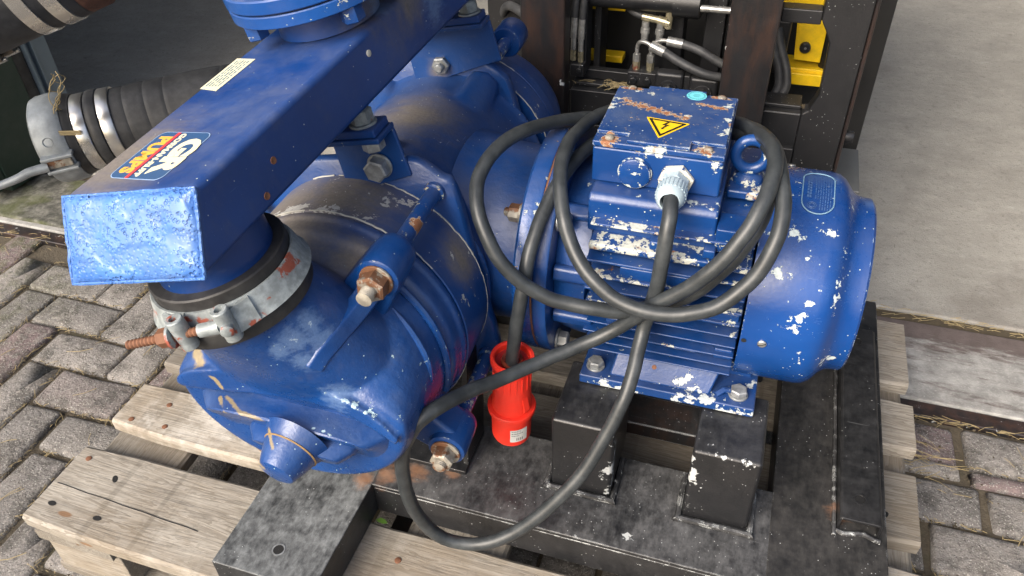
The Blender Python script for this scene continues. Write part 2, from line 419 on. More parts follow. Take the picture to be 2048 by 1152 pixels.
def brick_mesh(k, L=.1905, W=.0955, g=.0125):
    rnd = random.Random(k); bm = B(); hx, hy = L/2 - g/2, W/2 - g/2
    base = [(-hx, -hy*.9), (-hx*.97, -hy), (0, -hy), (hx*.97, -hy), (hx, -hy*.9), (hx, hy*.9), (hx*.97, hy), (0, hy), (-hx*.97, hy), (-hx, hy*.9)]
    j = [(rnd.uniform(-.0030, .0030), rnd.uniform(-.0030, .0030)) for _ in base]
    rings = []
    for z, s_ in ((-.06, 0), (-.008, 0), (-.0020, .0030), (0, .0085)):
        rings.append([Vector((p[0] + q[0] - math.copysign(s_, p[0]) * (abs(p[0]) > .001), p[1] + q[1] - math.copysign(s_, p[1]), z)) for p, q in zip(base, j)])
    loft(bm, rings, False, False)
    top = [v for v in bm.verts if abs(v.co.z) < 1e-6]
    cv = bm.verts.new((rnd.uniform(-.01, .01), 0, .0012))
    n_ = len(top)
    for i in range(n_): bm.faces.new((top[i], top[(i+1) % n_], cv))
    bmesh.ops.recalc_face_normals(bm, faces=bm.faces)
    me = bpy.data.meshes.new('brick'); bm.to_mesh(me); bm.free(); me.materials.append(brick_m)
    for q in me.polygons: q.use_smooth = True
    return me
BM = [brick_mesh(k) for k in range(7)]
W = .0925; OX, OY = -1.309 - .0925, .912 - .04625
cands = []
for i in range(-60, 60):
    for j in range(-40, 40):
        for kind in (0, 1):
            ox = OX + W * (i + 2*j); oy = OY + W * (-i + 2*j)
            cx, cy = (ox + W, oy + W*.5) if kind == 0 else (ox + 2.5*W, oy + W)
            if -6.5 < cx < .22 and -2.1 < cy < 1.075: cands.append((cx, cy, kind))
for k in range(0, 34):          # right of the frame the bricks lie in courses along the sill
    cands.append((.427 + .0955 + (k-1)*.191, 1.058, 2)); cands.append((.455 + .0955 + (k-1)*.191, .935, 2))
    for j in range(16): cands.append((.362 + .0955 + (k-1)*.191 + .095*(j % 2), .838 - .0965*j, 2))
    cands.append((.43 + .0955 + (k-1)*.191, .997, 3))
def infr(x, y, mrg=60):
    v = Vector((x, y, -1.08)); c = [sum(RC[i][k]*v[k] for k in range(3)) for i in range(3)]
    if c[2] <= .05: return False
    px, py = c[0]/c[2]*1577.6+1024, c[1]/c[2]*1577.6+576
    return -mrg < px < 2048+mrg and -mrg < py < 1152+mrg
near, far = [], []
for q in cands:
    (near if infr(q[0], q[1]) and not (-.75 < q[0] < .2 and q[1] > .55) else far).append(q)
def brick_M(q, k):
    rr = random.Random(k); a = 0 if q[2] != 1 else 90; sy = .30 if q[2] == 3 else 1
    return Matrix.Translation((q[0]+rr.uniform(-.002,.002), q[1]+rr.uniform(-.002,.002), rr.uniform(-.003, .0025))) @ Matrix.Rotation(R_(a+rr.uniform(-1.3,1.3)), 4, 'Z') @ Matrix.Rotation(R_(rr.uniform(-.9,.9)), 4, 'X') @ Matrix.Diagonal((1, sy, 1, 1))
for k, q in enumerate(near): mesh_obj('brick', BM[k % 7], None, paving, brick_M(q, k))
bm = B()
for k, q in enumerate(far):
    if not (-3.2 < q[0] < 2.2 and -.9 < q[1]): continue
    tmp = BM[k % 7].copy(); tmp.transform(brick_M(q, k + 999)); bm.from_mesh(tmp); bpy.data.meshes.remove(tmp)
me = bpy.data.meshes.new('bricks_beyond'); bm.to_mesh(me); bm.free(); me.materials.append(brick_m)
for q in me.polygons: q.use_smooth = True
o = mesh_obj('bricks_beyond', me, None, paving); o['kind'] = 'stuff'

# --- door sill: iron edge, stone slabs, dirty joint, barn floor
t = NT('sill_stone'); p = t.pos(); n = t.noise(p, 30, 6, .7); n2 = t.noise(p, 240, 3)
c = t.mix(t.ramp(n, .35, .7), (.22, .22, .21), (.37, .365, .35)); c = t.mix(t.ramp(n2, .6, .72, 0, .7), c, (.42, .41, .39))
yb = t.ramp(t.xyz(p)[1], 1.27, 1.36); c = t.mix(t.math('MULTIPLY', t.ramp(t.math('MULTIPLY_ADD', yb, .35, t.noise(t.map(p, scale=(5, 22, 9)), 1.6, 6, .72)), .50, .72), .9), c, t.mix(n, (.05, .040, .036), (.12, .085, .08)))
sill_m = t.out(c, .95, 0, t.bump(n2, .001, .6, t.bump(n, .002, .5)))
iron_m = black_steel('tarred_iron_edge', wear=.25, off=8, brown=.8, dust=(.20, .14, .13))
bm = B(); box(bm, -7, 7, 1.150, 1.372, -.08, .004); sill = st(part('door_sill', bm, sill_m, bevel=.004))
bm = B(); box(bm, -7, 7, 1.113, 1.1485, -.08, .001); part('iron_edge', bm, iron_m, sill, bevel=.003)
bm = B(); box(bm, -7, 7, 1.3735, 1.403, -.08, -.004); part('joint', bm, M['soil'], sill)
t = NT('concrete_floor'); p = t.pos(); n = t.noise(t.map(p, scale=(1, 1.35, 1)), 7, 8, .72, .2); n1 = t.noise(p, 28, 6, .72); n2 = t.noise(p, 300, 3, .6)
c = t.mix(t.ramp(n, .25, .8), (.265, .255, .228), (.41, .40, .365)); c = t.mix(t.ramp(t.noise(p, 480, 2, .7), .35, .65, 0, .45), c, (.20, .19, .17)); c = t.mix(t.ramp(n1, .5, .78, 0, .5), c, (.42, .41, .38))
c = t.mix(t.ramp(n1, .42, .28, 0, .5), c, (.13, .115, .10))
c = t.mix(t.ramp(t.noise(p, 2.2, 4, .6, .8), .58, .70, 0, .45), c, (.15, .135, .12))
sc = t.math('MAXIMUM', t.ramp(t.noise(t.map(p, scale=(130, 9, 1), rot=(0, 0, .35)), 1, 2), .76, .80, 0, .6), t.ramp(t.noise(t.map(p, scale=(12, 110, 1), rot=(0, 0, .2)), 1, 2), .77, .80, 0, .5))
c = t.mix(sc, c, (.07, .06, .05))
c = t.mix(t.ramp(t.noise(p, 75, 6, .78), .54, .66, 0, .55), c, (.16, .15, .13)); c = t.mix(t.ramp(t.noise(t.map(p, scale=(1, 3, 1), rot=(0, 0, .3)), 30, 6, .75, 1.), .60, .70, 0, .5), c, (.46, .45, .41))
c = t.mix(t.ramp(n2, .62, .72, 0, .5), c, (.09, .08, .07))
floor_m = t.out(c, t.ramp(n, .3, .8, .6, .8), 0, t.bump(n2, .0012, .8, t.bump(n1, .003, .6)), .4)
bm = B(); box(bm, -7, 7, 1.405, 13, -.1, .002); st(part('barn_floor', bm, floor_m, bevel=.006))

# --- unseen barn shell round the doorway (roof and walls shaped to set the floor's light)
clad = simple('unseen_shell_cladding', (.16, .16, .15), .7, 0, .2, 8)
bt = thing('barn', (0, 6, 0), 'unseen grey barn shell whose open doorway and shaded concrete floor lie behind the pump', 'barn')
def wall(name, *a):
    bm = B(); box(bm, *a); return part(name, bm, clad, bt, smooth=False)
wall('unseen_front_wall', -6.9, -3.2, 1.42, 1.56, .0, 4.8)
wall('unseen_front_wall', 4.4, 6.9, 1.42, 1.56, .0, 4.8)
wall('unseen_lintel', -3.2, 4.4, 1.42, 1.56, 4.1, 4.8)
wall('unseen_side_wall', -6.9, -6.76, 1.56, 12.8, .003, 4.8)
wall('unseen_side_wall', 6.76, 6.9, 1.56, 12.8, .003, 4.8)
wall('back_wall', -6.76, -4.5, 12.66, 12.8, .003, 4.8); wall('back_wall', 3.5, 6.76, 12.66, 12.8, .003, 4.8)  # back wall left open and lintel set high to brighten the floor
wall('unseen_roof', -7, 7, 1.3, 12.9, 4.803, 4.9)

# --- green sliding door leaf standing open on the left
dr = thing('barn_door', (-1.85, 1.42, .02), 'dark green barn door edge with black rubber strip and grey steel track on the left', 'door')
bm = B(); box(bm, -3.4, -1.803, 1.205, 1.25, .035, 2.4); part('door_panel', bm, M['green'], dr, bevel=.003)
bm = B(); box(bm, -1.86, -1.80, 1.2505, 1.412, .02, 2.4); part('door_edge', bm, M['green'], dr, bevel=.004)
bm = B(); box(bm, -1.86, -1.806, 1.4125, 1.45, .02, 2.4); part('rubber_strip', bm, M['rubber'], dr, bevel=.004)
steelb = simple('blue_grey_track_steel', (.155, .20, .235), .42, .3, .15, 20)
bm = B()
for y0, y1, x1 in ((1.451, 1.458, -1.796), (1.458, 1.476, -1.812), (1.476, 1.483, -1.800), (1.483, 1.530, -1.806)): box(bm, -1.85, x1, y0, y1-.0005, .165, 2.4)
part('door_track', bm, steelb, dr, bevel=.001)
# --- ledge of mossy concrete in front of it
t = NT('mossy_concrete'); p = t.pos(); n = t.noise(p, 26, 6, .7); n2 = t.noise(p, 120, 4)
c = t.mix(t.ramp(n, .35, .7), (.035, .036, .030), (.20, .195, .17)); c = t.mix(t.ramp(t.noise(p, 11, 4), .45, .65, 0, .7), c, (.06, .07, .018))
mossc = t.out(c, .9, 0, t.bump(n, .005, .8))
bm = B(); box(bm, -3.4, -1.45, 1.165, 1.36, -.05, .012); part('mossy_ledge', bm, mossc, sill, bevel=.006)

# --- straw litter (nobody could count it)
bm = B(); rs = random.Random(3)
def straw(x, y, z, L, a, lift=0):
    d = Vector((math.cos(a), math.sin(a), rs.uniform(-.05, .12) + lift)); b = Vector((-d.y, d.x, 0)).normalized(); w = rs.uniform(.0003, .0006)
    k = rs.uniform(-.15, .15) * L; P0 = Vector((x, y, z)); pts = [P0 - d*L/2, P0 + b*k*.7 + Vector((0,0,.001)), P0 + d*L/2]
    tube(bm, pts, w, 4)
for _ in range(520):
    q = rs.choice(near); e = rs.choice((-1, 1)); hor = q[2] != 1
    if hor: x, y = q[0] + rs.uniform(-.09, .09), q[1] + e*.046
    else: x, y = q[0] + e*.046, q[1] + rs.uniform(-.09, .09)
    straw(x, y, rs.uniform(-.004, .003), rs.uniform(.006, .028), (0 if hor else 1.57) + rs.gauss(0, .6))
for _ in range(26):
    q = rs.choice(near); straw(q[0], q[1], .004, rs.uniform(.02, .06), rs.uniform(0, 3.1))
for _ in range(90): straw(rs.uniform(.2, .75), 1.392 + rs.gauss(0, .008), .004, rs.uniform(.01, .03), rs.gauss(0, .4))
for _ in range(60): straw(rs.uniform(.3, .7), 1.108 + rs.gauss(0, .004), .003, rs.uniform(.01, .035), rs.gauss(0, .25))
for _ in range(20): straw(.385 + rs.gauss(0, .025), 1.01 + rs.gauss(0, .022), .006, rs.uniform(.02, .06), rs.gauss(0, .5))
for _ in range(40): straw(rs.uniform(-1.8, -1.2), 1.11 + rs.gauss(0, .01), .004, rs.uniform(.01, .04), rs.gauss(0, .5))
for (x, y, a, L) in ((.85, 2.45, .8, .08), (.95, 1.9, .1, .03), (.86, 2.05, -.1, .025), (-.97, .71, 1.9, .10), (-1.18, .86, .6, .05)): straw(x, y, .005, L, a)
st(part('straw_litter', bm, M['straw'], smooth=False), 'stuff')
# chaff in the joints
bm = B()
for _ in range(6000):
    q = rs.choice(near); e = rs.choice((-1, 1)); hor = q[2] != 1
    if hor: x, y = q[0] + rs.uniform(-.095, .095), q[1] + e*.0465 + rs.gauss(0, .0045)
    else: x, y = q[0] + e*.0465 + rs.gauss(0, .0045), q[1] + rs.uniform(-.095, .095)
    s_ = rs.uniform(.0012, .0035); z = rs.uniform(-.009, .0)
    v = [bm.verts.new((x + rs.uniform(-s_, s_), y + rs.uniform(-s_, s_), z + rs.uniform(0, s_))) for _ in range(4)]
    for a, b_, c_ in ((0,1,2), (0,2,3), (0,3,1), (1,3,2)): bm.faces.new((v[a], v[b_], v[c_]))
st(part('joint_litter', bm, M['soil'], smooth=False), 'stuff')

# ================================================================== PALLET
def wood(name, tone=1.0, off=0.0, along='X', dark=.0, white=.0):
    t = NT(name); p = t.map(t.pos(), loc=(off, off*2.3, off*.7)); r = t.rnd()
    sc = (1.6, 26, 26) if along == 'X' else (26, 1.6, 26)
    q = t.map(p, scale=sc)
    wv = t.noise(q, 2.2, 4, .55, 1.2); fine = t.noise(t.map(p, scale=tuple(s_*4 for s_ in sc)), 3, 3, .6); n1 = t.noise(p, 8, 5, .65); n2 = t.noise(p, 190, 3)
    rings_ = t.math('FRACT', t.math('MULTIPLY', wv, 9.0)); rg = t.ramp(rings_, .0, 1.0)
    c = t.mix(rg, tuple(v*tone for v in (.225, .20, .165)), tuple(v*tone for v in (.37, .342, .295)))
    c = t.mix(t.ramp(t.noise(t.map(p, scale=((90, 1, 1) if along == 'X' else (1, 90, 1)), rot=(0, 0, .45)), .35, 3), .60, .66, 0, .35), c, (.09, .08, .065))
    c = t.mix(t.ramp(fine, .55, .75, 0, .5), c, (.17*tone, .145*tone, .11*tone))
    c = t.mix(t.ramp(n1, .45, .75, 0, .55), c, (.50*tone, .47*tone, .41*tone) if not dark else (.16, .14, .12))
    if white: c = t.mix(t.ramp(t.noise(p, 14, 5, .7), .4, .62, 0, white), c, (.58, .55, .50))
    c = t.mix(t.ramp(t.noise(p, 5.5, 5, .7), .42, .62, 0, .45), c, (.24*tone, .19*tone, .13*tone)); c = t.mix(t.ramp(t.noise(p, 60, 6, .8), .55, .68, 0, .4), c, (.14, .125, .10))
    kn = t.voro(t.map(p, scale=((3.2, 9, 9) if along == 'X' else (9, 3.2, 9))), 2.3)
    c = t.mix(t.ramp(kn, .11, .07, 0, .85), c, (.20*tone, .105*tone, .05*tone))
    c = t.mix(t.ramp(t.noise(t.map(p, scale=(7, 30, 7), rot=(0, 0, .9)), 1.4, 4), .62, .75, 0, .5), c, (.10, .085, .07))
    nb = t.bump(rings_, .0006, .5); nb = t.bump(fine, .0008, .6, nb); nb = t.bump(n2, .0004, .6, nb)
    return t.out(c, .82, 0, nb, .3)
wA = wood('weathered_pine', .86, 0.0); wB = wood('pale_cracked_pine', 1.0, 3.1, white=.75); wC = wood('dark_pine', .62, 5.2, dark=.3)
wD = wood('pine_cross_board', .62, 7.7, along='Y'); wE = wood('pine_block', .82, 1.9)
pal = thing('pallet', (-.29, .79, 0), 'weathered wooden pallet with nailed boards lying under the black steel frame', 'pallet')
decks = [(.403, .546, wA), (.589, .683, wB), (.722, .845, wC), (.887, .990, wA), (1.024, 1.187, wA)]
def plank(x0, x1, y0, y1, z0, z1, seed, along='X'):
    """board with slightly uneven long edges and worn corners"""
    rr = random.Random(seed); bm = B(); n = 14 if along == 'X' else 10; rings = []
    for i in range(n + 1):
        t_ = i / n; e0 = rr.gauss(0, .0009); e1 = rr.gauss(0, .0009); dz = rr.gauss(0, .0004); cut = .004 if i in (0, n) else 0
        a, b = (y0, y1) if along == 'X' else (x0, x1)
        a += e0 + cut; b += e1 - cut; s_ = (x0 + (x1-x0)*t_) if along == 'X' else (y0 + (y1-y0)*t_)
        R4 = [(a, z0), (b, z0), (b + .0006, z1 - .004 + dz), (b - .004, z1 + dz), (a + .004, z1 + dz), (a - .0006, z1 - .004 + dz)]
        rings.append([Vector((s_, u, w)) if along == 'X' else Vector((u, s_, w)) for u, w in R4])
    return loft(bm, rings)
deckobj = []
for k, (y0, y1, mt) in enumerate(decks): deckobj.append(part('deck_board', plank(-.893 + .004*math.sin(k*3), .307 + .003*math.cos(k*2), y0, y1, .122, .144, k), mt, pal, sharp=30))
XS = ((-.885, -.745), (-.365, -.22), (.158, .300)); YS = ((.41, .51), (.71, .855), (1.08, 1.18))
for k, (a, b) in enumerate(XS): part('cross_board', plank(a, b, .405, 1.185, .0999, .1219, 20+k, 'Y'), wD, pal, sharp=30)
for k, (a, b) in enumerate(XS):
    for j, (c_, d) in enumerate(YS):
        bm = B(); box(bm, a+.004, b-.002, c_+.003, d-.003, .0221, .0998); part('block', bm, wE, pal, bevel=.002)
for k, (c_, d) in enumerate(YS): part('bottom_board', plank(-.889, .303, c_, d, .001, .022, 30+k), wC, pal, sharp=30)
def nail(x, y, parent, hole=False, r=.004):
    bm = B(); f = Matrix.Translation((x, y, .1441)) @ (Matrix.Rotation(x*40, 4, 'Z') @ Matrix.Diagonal((1.25, .7, 1, 1)) if hole else I4())
    if hole: lathe(bm, [(r, -.0002), (r*1.25, .0002), (r*.9, .0004), (r*.5, .0002)], f, 12)
    else: lathe(bm, [(r, -.001), (r, .0008), (r*.7, .0014)], f, 12)
    part('nail_hole' if hole else 'nail', bm, M['black_plain'] if hole else M['rust'], parent)
for x, y, h in ((-.866, .438, 1), (-.785, .436, 1), (-.807, .500, 1), (-.872, .520, 0)): nail(x, y, deckobj[0], h, .0045)
for x, y, h in ((-.862, .605, 0), (-.800, .607, 0), (-.822, .648, 0), (-.35, .5, 0)): nail(x, y, deckobj[1 if y > .55 else 0], h, .0045)
for x, y, h, d in ((.212, 1.09, 1, 4), (.25, .95, 0, 3), (.262, .76, 1, 2), (-.30, .45, 0, 0)): nail(x, y, deckobj[d], h)
# long crack across the near board: a thin dark groove strip
bm = B(); tube(bm, [(-.885 + .01*i, .470 + .0004*math.sin(i*.9) - .0004*i, .1441) for i in range(26)], .0007, 4); part('crack', bm, M['black_plain'], deckobj[0])

# ================================================================== BLACK STEEL FRAME
fr_blobs = [(-.07, .585, .205, .04, 1, 4, 1), (-.098, .66, .25, .02, 1, 1, .15), (.00, .635, .30, .02, 1, 1, .2), (.04, .635, .333, .025, .4, 2, 3), (.21, .667, .2, .02, .6, 1, 1)]
steelF = black_steel('worn_black_frame_paint', edge=.34, wear=.75, rough=.36, off=.4, chip=.70, blobs=fr_blobs, rustblobs=[(-.400, .585, .205, .030), (-.36, .60, .205, .030), (.185, .70, .205, .014), (-.31, .61, .205, .02)], dust=(.23, .235, .24))
steelL = black_steel('chalky_black_paint', wear=1.35, off=2.4, chip=.72, rustblobs=[(-.425, .566, .206, .028, 1, 1, 1)], dust=(.25, .268, .275))
steelP = black_steel('dark_post_paint', edge=.36, wear=.30, off=.9, chip=.70, rough=.33, blobs=[(-.098, .64, .25, .02, 1, 1, .15), (.00, .635, .30, .02, 1, 1, .2), (.04, .635, .333, .022, .4, 2, 3)])
steelR = black_steel('dark_beam_paint', edge=.3, wear=.48, off=1.9, chip=.72, rustblobs=[(.19, .70, .205, .03)], dust=(.15, .145, .135))
steelG = black_steel('gloss_black_channel_paint', wear=.25, off=4.4, chip=.73, rough=.3)
fb = thing('steel_base_frame', (-.15, .78, .145), 'black painted steel skid frame on the pallet carrying the blue pump and motor', 'machine frame')
bm = B(); box(bm, -.412, .118, .563, .706, .1975, .2046); box(bm, -.4085, .1055, .5632, .570, .1455, .1974); box(bm, -.4085, .1055, .699, .7058, .1455, .1974)
part('front_rail', bm, steelF, fb, bevel=.0018)
# left side member: box beam with bolt hole near its end
bm = B(); f0 = I4(); box(bm, -.551, -.409, .398, 1.15, .1455, .2052); beamL = part('side_beam', bm, steelL, fb, bevel=.002)
bm = B(); lathe(bm, [(.0085, 0), (.0085, .0006), (.0068, .0006), (.0066, -.0002)], Matrix.Translation((-.478, .437, .2053)), 24, False); part('hole_rim', bm, M['galv'], beamL)
bm = B(); lathe(bm, [(.0067, 0), (.0003, -.0001)], Matrix.Translation((-.478, .437, .2056)), 20, False); part('bolt_hole', bm, M['black_plain'], beamL)
# right side member: flat web, outer flange, channel seat
bm = B(); box(bm, .106, .246, .398, 1.15, .1985, .2052); box(bm, .106, .113, .71, 1.15, .1455, .1984); box(bm, .238, .246, .398, 1.15, .1455, .1984); box(bm, .106, .238, .398, .406, .1455, .1984)
beamR = part('side_beam', bm, steelR, fb, bevel=.0018)
bm = B(); prism(bm, [(.1855, .2055), (.1855, .226), (.189, .2285), (.232, .2285), (.2355, .226), (.2355, .2055), (.2325, .2055), (.2325, .2245), (.1885, .2245), (.1885, .2055)], frame((0, .672, 0), (1, 0, 0), (0, -1, 0)), -.372, 0)
ch = part('channel_seat', bm, steelG, fb, bevel=.0008)
for y in (.706, 1.012):
    bm = B(); ring(bm, [(.0082, 0), (.0088, .0009), (.0066, .0009), (.0062, 0)], Matrix.Translation((.209, y, .2286)), 24); part('hole_rim', bm, steelG, ch)
    bm = B(); lathe(bm, [(.0065, 0), (.0065, .0003), (.0002, .0003)], Matrix.Translation((.209, y, .2286)), 20, False); part('bolt_hole', bm, M['black_plain'], ch)
bm = B(); tube(bm, [(.185 + .052*i/8, .668 - .003*math.sin(i), .2065) for i in range(9)], .0032, 8); tube(bm, [(.1825, .66 + .04*i, .2062 + .0008*math.sin(i*2)) for i in range(12)], .0028, 8); part('weld_seam', bm, steelF, fb)
# rear rail (behind, seen through the gap)
bm = B(); box(bm, -.4085, .1055, .985, 1.11, .1455, .205); part('rear_rail', bm, steelF, fb, bevel=.002)
# support posts of square tube under the motor foot
for k, x0 in enumerate((-.178, -.003)):
    prof = [(.634, .2055), (.634, .336), (.745, .3345), (.745, .207)]
    bm = B(); f = frame((x0, 0, 0), (0, 1, 0), (1, 0, 0)); prism(bm, [(.634, .2056), (.745, .2056), (.745, .3345), (.634, .3345)], f, 0, .081)
    pst = part('support_post', bm, steelP, fb, bevel=.005, seg=3)
    wp = [(x0-.004, .70, .207), (x0-.004, .630, .207), (x0+.0, .6285, .207), (x0+.081, .6285, .207), (x0+.085, .632, .207), (x0+.085, .70, .207)]
    bm = B(); tube(bm, catmull(wp, 4), .0042, 8); part('weld_bead', bm, steelF, pst)
for k, x0 in enumerate((-.178, -.003)):
    bm = B(); box(bm, x0, x0+.081, .90, .99, .2056, .3345); part('support_post', bm, steelF, fb, bevel=.005, seg=3)
# dark crossmember seen under the motor
bm = B(); box(bm, -.175, .08, .80, .86, .1455, .172); part('cross_member', bm, black_steel('brown_dusty_steel', .3, 6.6, brown=.9), fb, bevel=.002)
# pump foot pad and upright bracket
bm = B(); box(bm, -.384, -.292, .613, .690, .2053, .2125); pad = part('foot_pad', bm, steelG, fb, bevel=.001)
bm = B(); prism(bm, [(.625, .213), (.688, .213), (.700, .30), (.700, .385), (.650, .385), (.640, .30)], frame((-.300, 0, 0), (0, 1, 0), (1, 0, 0)), 0, .008); part('foot_bracket', bm, steelG, fb, bevel=.001)
# ================================================================== ELECTRIC MOTOR
MY, MZ = .832, .467
FX = frame((0, MY, MZ), (0, -1, 0), (1, 0, 0))          # z axis along the shaft, x axis towards the camera side
def mp(x, a, r): a = R_(a); return Vector((x, MY - r*math.cos(a), MZ + r*math.sin(a)))
b_fins = [(-.145+.029*k, .717, .566, .034, .5, 1, 1.6) for k in range(7)] + [(-.14, .705, .556, .03, .5, 1, 2), (-.10, .705, .556, .03, .5, 1, 2), (-.05, .705, .555, .03, .5, 1, 2), (0, .705, .552, .035, .5, 1, 2), (.01, .70, .535, .02, .7, 1, 1),
          (-.14, .70, .52, .025, .6, 1, 2), (-.10, .70, .515, .022, .6, 1, 2), (-.05, .70, .51, .02), (.0, .70, .50, .025, .6, 1, 2), (.01, .70, .475, .02), (-.03, .70, .53, .02, .5, 1, 1.5),
          (.0, .70, .455, .015), (-.05, .70, .43, .012), (-.15, .70, .47, .012), (.012, .80, .595, .02)]
m_fin = blue_paint('blue_paint_on_fins', chip=.61, blobs=b_fins, dirt=.25, rust=.7, off=.2, chipcol=(.50, .52, .47))
m_box = blue_paint('blue_paint_on_terminal_box', chip=.665, edge=.26, blobs=[(-.167, .85, .656, .014, .8, .3, 1), (-.027, .83, .65, .012, 1, .25, 1), (-.10, .762, .650, .02, .4, 1, 2), (-.02, .762, .55, .01, 1, 1, .4), (-.04, .745, .604, .016, .5, 1, 1), (-.11, .745, .604, .010), (-.03, .768, .645, .018)],
                   dirt=.28, rust=.55, off=1.1, specks=.12, lump=.0008)
m_lid = blue_paint('blue_paint_on_lid', chip=.655, edge=.36, blobs=[(-.130, .884, .66, .016, .6, 1.4, 1), (-.145, .895, .66, .012), (-.165, .84, .66, .014, 1, .3, 1), (-.027, .82, .66, .013, 1, .3, 1), (-.10, .762, .652, .014, .4, 1, 1), (-.046, .766, .655, .020, 1, 1, 1), (-.03, .87, .66, .012), (-.075, .835, .66, .012, .6, 1.6, 1)],
                   rustsegs=[((-.150, .855, .661), (-.128, .848, .661), .013), ((-.128, .847, .661), (-.074, .829, .661), .0105), ((-.066, .869, .661), (-.034, .862, .661), .0065)], rustblobs=[(-.150, .899, .66, .013, .7, 1.4, 1), (-.045, .897, .66, .012, .7, 1, 1), (-.150, .768, .66, .015), (-.045, .768, .66, .012)],
                   dirt=.55, rust=.6, off=1.4, specks=.13, lump=.0006, dustcol=(.10, .13, .19))
m_fan = blue_paint('blue_paint_on_fan_cover', chip=.655, scale=1.25, edge=.3, blobs=[(.0615, .7607, .5766, .016, .7, 1, 1), (.0969, .7661, .5797, .018, .6, 1, 1), (.115, .7562, .5669, .020, 2, 1, .7), (.1196, .7486, .5534, .024, 2.2, 1, .7), (.1155, .7294, .5363, .026, 2.2, 1, .6), (.1142, .7203, .5255, .018, 2, 1, .7), (.0534, .727, .5449, .016, .7, 1, 1.3), (.0834, .706, .5014, .012), (.0801, .7037, .4916, .014), (.09, .7123, .5193, .009), (.129, .725, .4359, .020, 1, 1, 1.6), (.117, .79, .59, .018, 1.6, .8, 1), (.040, .79, .592, .014), (.077, .74, .56, .010), (.120, .8212, .588, .018, 2, .6, 1)],
                   dirt=.20, rust=.12, off=2.0, rough=.24, specks=.10, lump=.0006, chipcol=(.60, .68, .68), base=(.0032, .046, .215))
m_bell = blue_paint('blue_paint_on_end_bell', chip=.68, blobs=[(-.19, .72, .50, .012), (-.165, .73, .51, .012, 1, 1, 1), (-.17, .79, .59, .02)], dirt=.35, rust=.7, off=2.6, lump=.0014)
m_foot = blue_paint('blue_paint_on_motor_foot', chip=.64, edge=.30, blobs=[(-.11, .705, .337, .03, .5, 1, 2), (-.02, .705, .35, .028, .8, 1, 1), (.0, .705, .347, .02, .7, 1, 1), (.03, .705, .337, .03, .6, 1, 1), (-.03, .72, .36, .018), (.052, .745, .35, .014), (-.09, .72, .355, .012), (.055, .705, .34, .014)], dirt=.30, rust=.25, off=3.0, specks=.12, lump=.0012, chipcol=(.55, .60, .60))
mo = thing('electric_motor', (-.04, MY, .336), 'blue finned electric motor with chipped paint, terminal box and fan cover, right of the pump', 'motor')
bm = B(); lathe(bm, [(.106, -.158), (.108, -.15), (.108, .02), (.106, .024)], FX, 48); core = part('stator_core', bm, m_fin, mo)
def ftip(dz, r=.1315, e=3.1): 
    q = abs(dz) / .141
    return r * max(0.0, 1 - q**e) ** (1/e)
zs = [.3985, .4145, .4305, .4465, .4630, .4800, .4970, .5150, .5345, .5540, .5735]
for k, z in enumerate(zs):
    dz = z - MZ; tp = ftip(dz)
    if abs(dz) > .125: continue
    x0 = -.157 + (.004 if k % 2 else 0); x1 = .0225
    y0, y1 = MY - tp, MY + tp
    bm = B(); f = frame((0, 0, 0), (0, 1, 0), (1, 0, 0))
    th = .0028 if z < .47 else .0040
    poly = [(y0, z - th*.35), (y0 + .0006, z + th*.35), (y0 + .03, z + th), (y1 - .03, z + th), (y1, z + .3*th), (y1, z - .3*th), (y1 - .03, z - th), (y0 + .03, z - th)]
    prism(bm, poly, f, x0, x1); part('cooling_fin', bm, m_fin, core, bevel=.0008)
# raised cast pads bridging some of the fins
for (x0, x1, z0, z1, yy_) in ((-.118, -.03, .5165, .5325, .7055), (-.02, .020, .560, .590, .724), (-.045, .021, .478, .493, .705), (-.13, -.085, .439, .454, .705), (-.06, -.02, .405, .417, .7145), (-.157, -.12, .4585, .474, .7035), (.0, .021, .42, .435, .708)):
    bm = B(); box(bm, x0, x1, yy_, .76, z0, z1); part('cast_pad', bm, m_fin, core, bevel=.002)
# saddle under the terminal box
bm = B(); f = frame((0, 0, 0), (0, 1, 0), (1, 0, 0))
prism(bm, [(.733, .556), (.7335, .598), (.739, .6045), (.93, .6045), (.93, .556)], f, -.1635, -.0205); part('box_saddle', bm, m_box, mo, bevel=.003, seg=3)
bm = B(); prism(bm, [(.709, .547), (.709, .556), (.730, .5575), (.76, .5575), (.76, .547)], f, -.156, .021); part('saddle_ledge', bm, m_fin, mo, bevel=.0025)
for x0 in (-.088, -.030): bm = B(); box(bm, x0, x0 + .013, .712, .735, .5577, .569); part('cast_lug', bm, m_box, mo, bevel=.002)
# terminal box
tb_box = B(); box(tb_box, -.167, -.0245, .762, .905, .6048, .6490); tb = part('terminal_box', tb_box, m_box, mo, bevel=.003, seg=3)
bm = B(); box(bm, -.1675, -.0240, .7612, .9055, .6496, .6566); lid = part('lid', bm, m_lid, tb, bevel=.0016)
a, b_, c_, d = -.1660, -.0255, .7628, .9040; nx, ny = .036, .0155
poly = [(a+nx, c_), (b_-nx, c_), (b_-nx, c_+ny), (b_, c_+ny), (b_, d-ny), (b_-nx, d-ny), (b_-nx, d), (a+nx, d), (a+nx, d-ny), (a, d-ny), (a, c_+ny), (a+nx, c_+ny)]
bm = B(); prism(bm, poly, I4(), .6567, .6612); part('raised_cover', bm, m_lid, tb, bevel=.0010)
ZL = .6613
for x, y in ((-.150, .770), (-.043, .770), (-.150, .898), (-.043, .898)):
    bm = B(); lathe(bm, [(.0050, 0), (.0050, .0022), (.0036, .0036), (.0006, .0040)], Matrix.Translation((x, y, .6567)), 18); part('lid_screw', bm, M['rusty_nut'], tb)
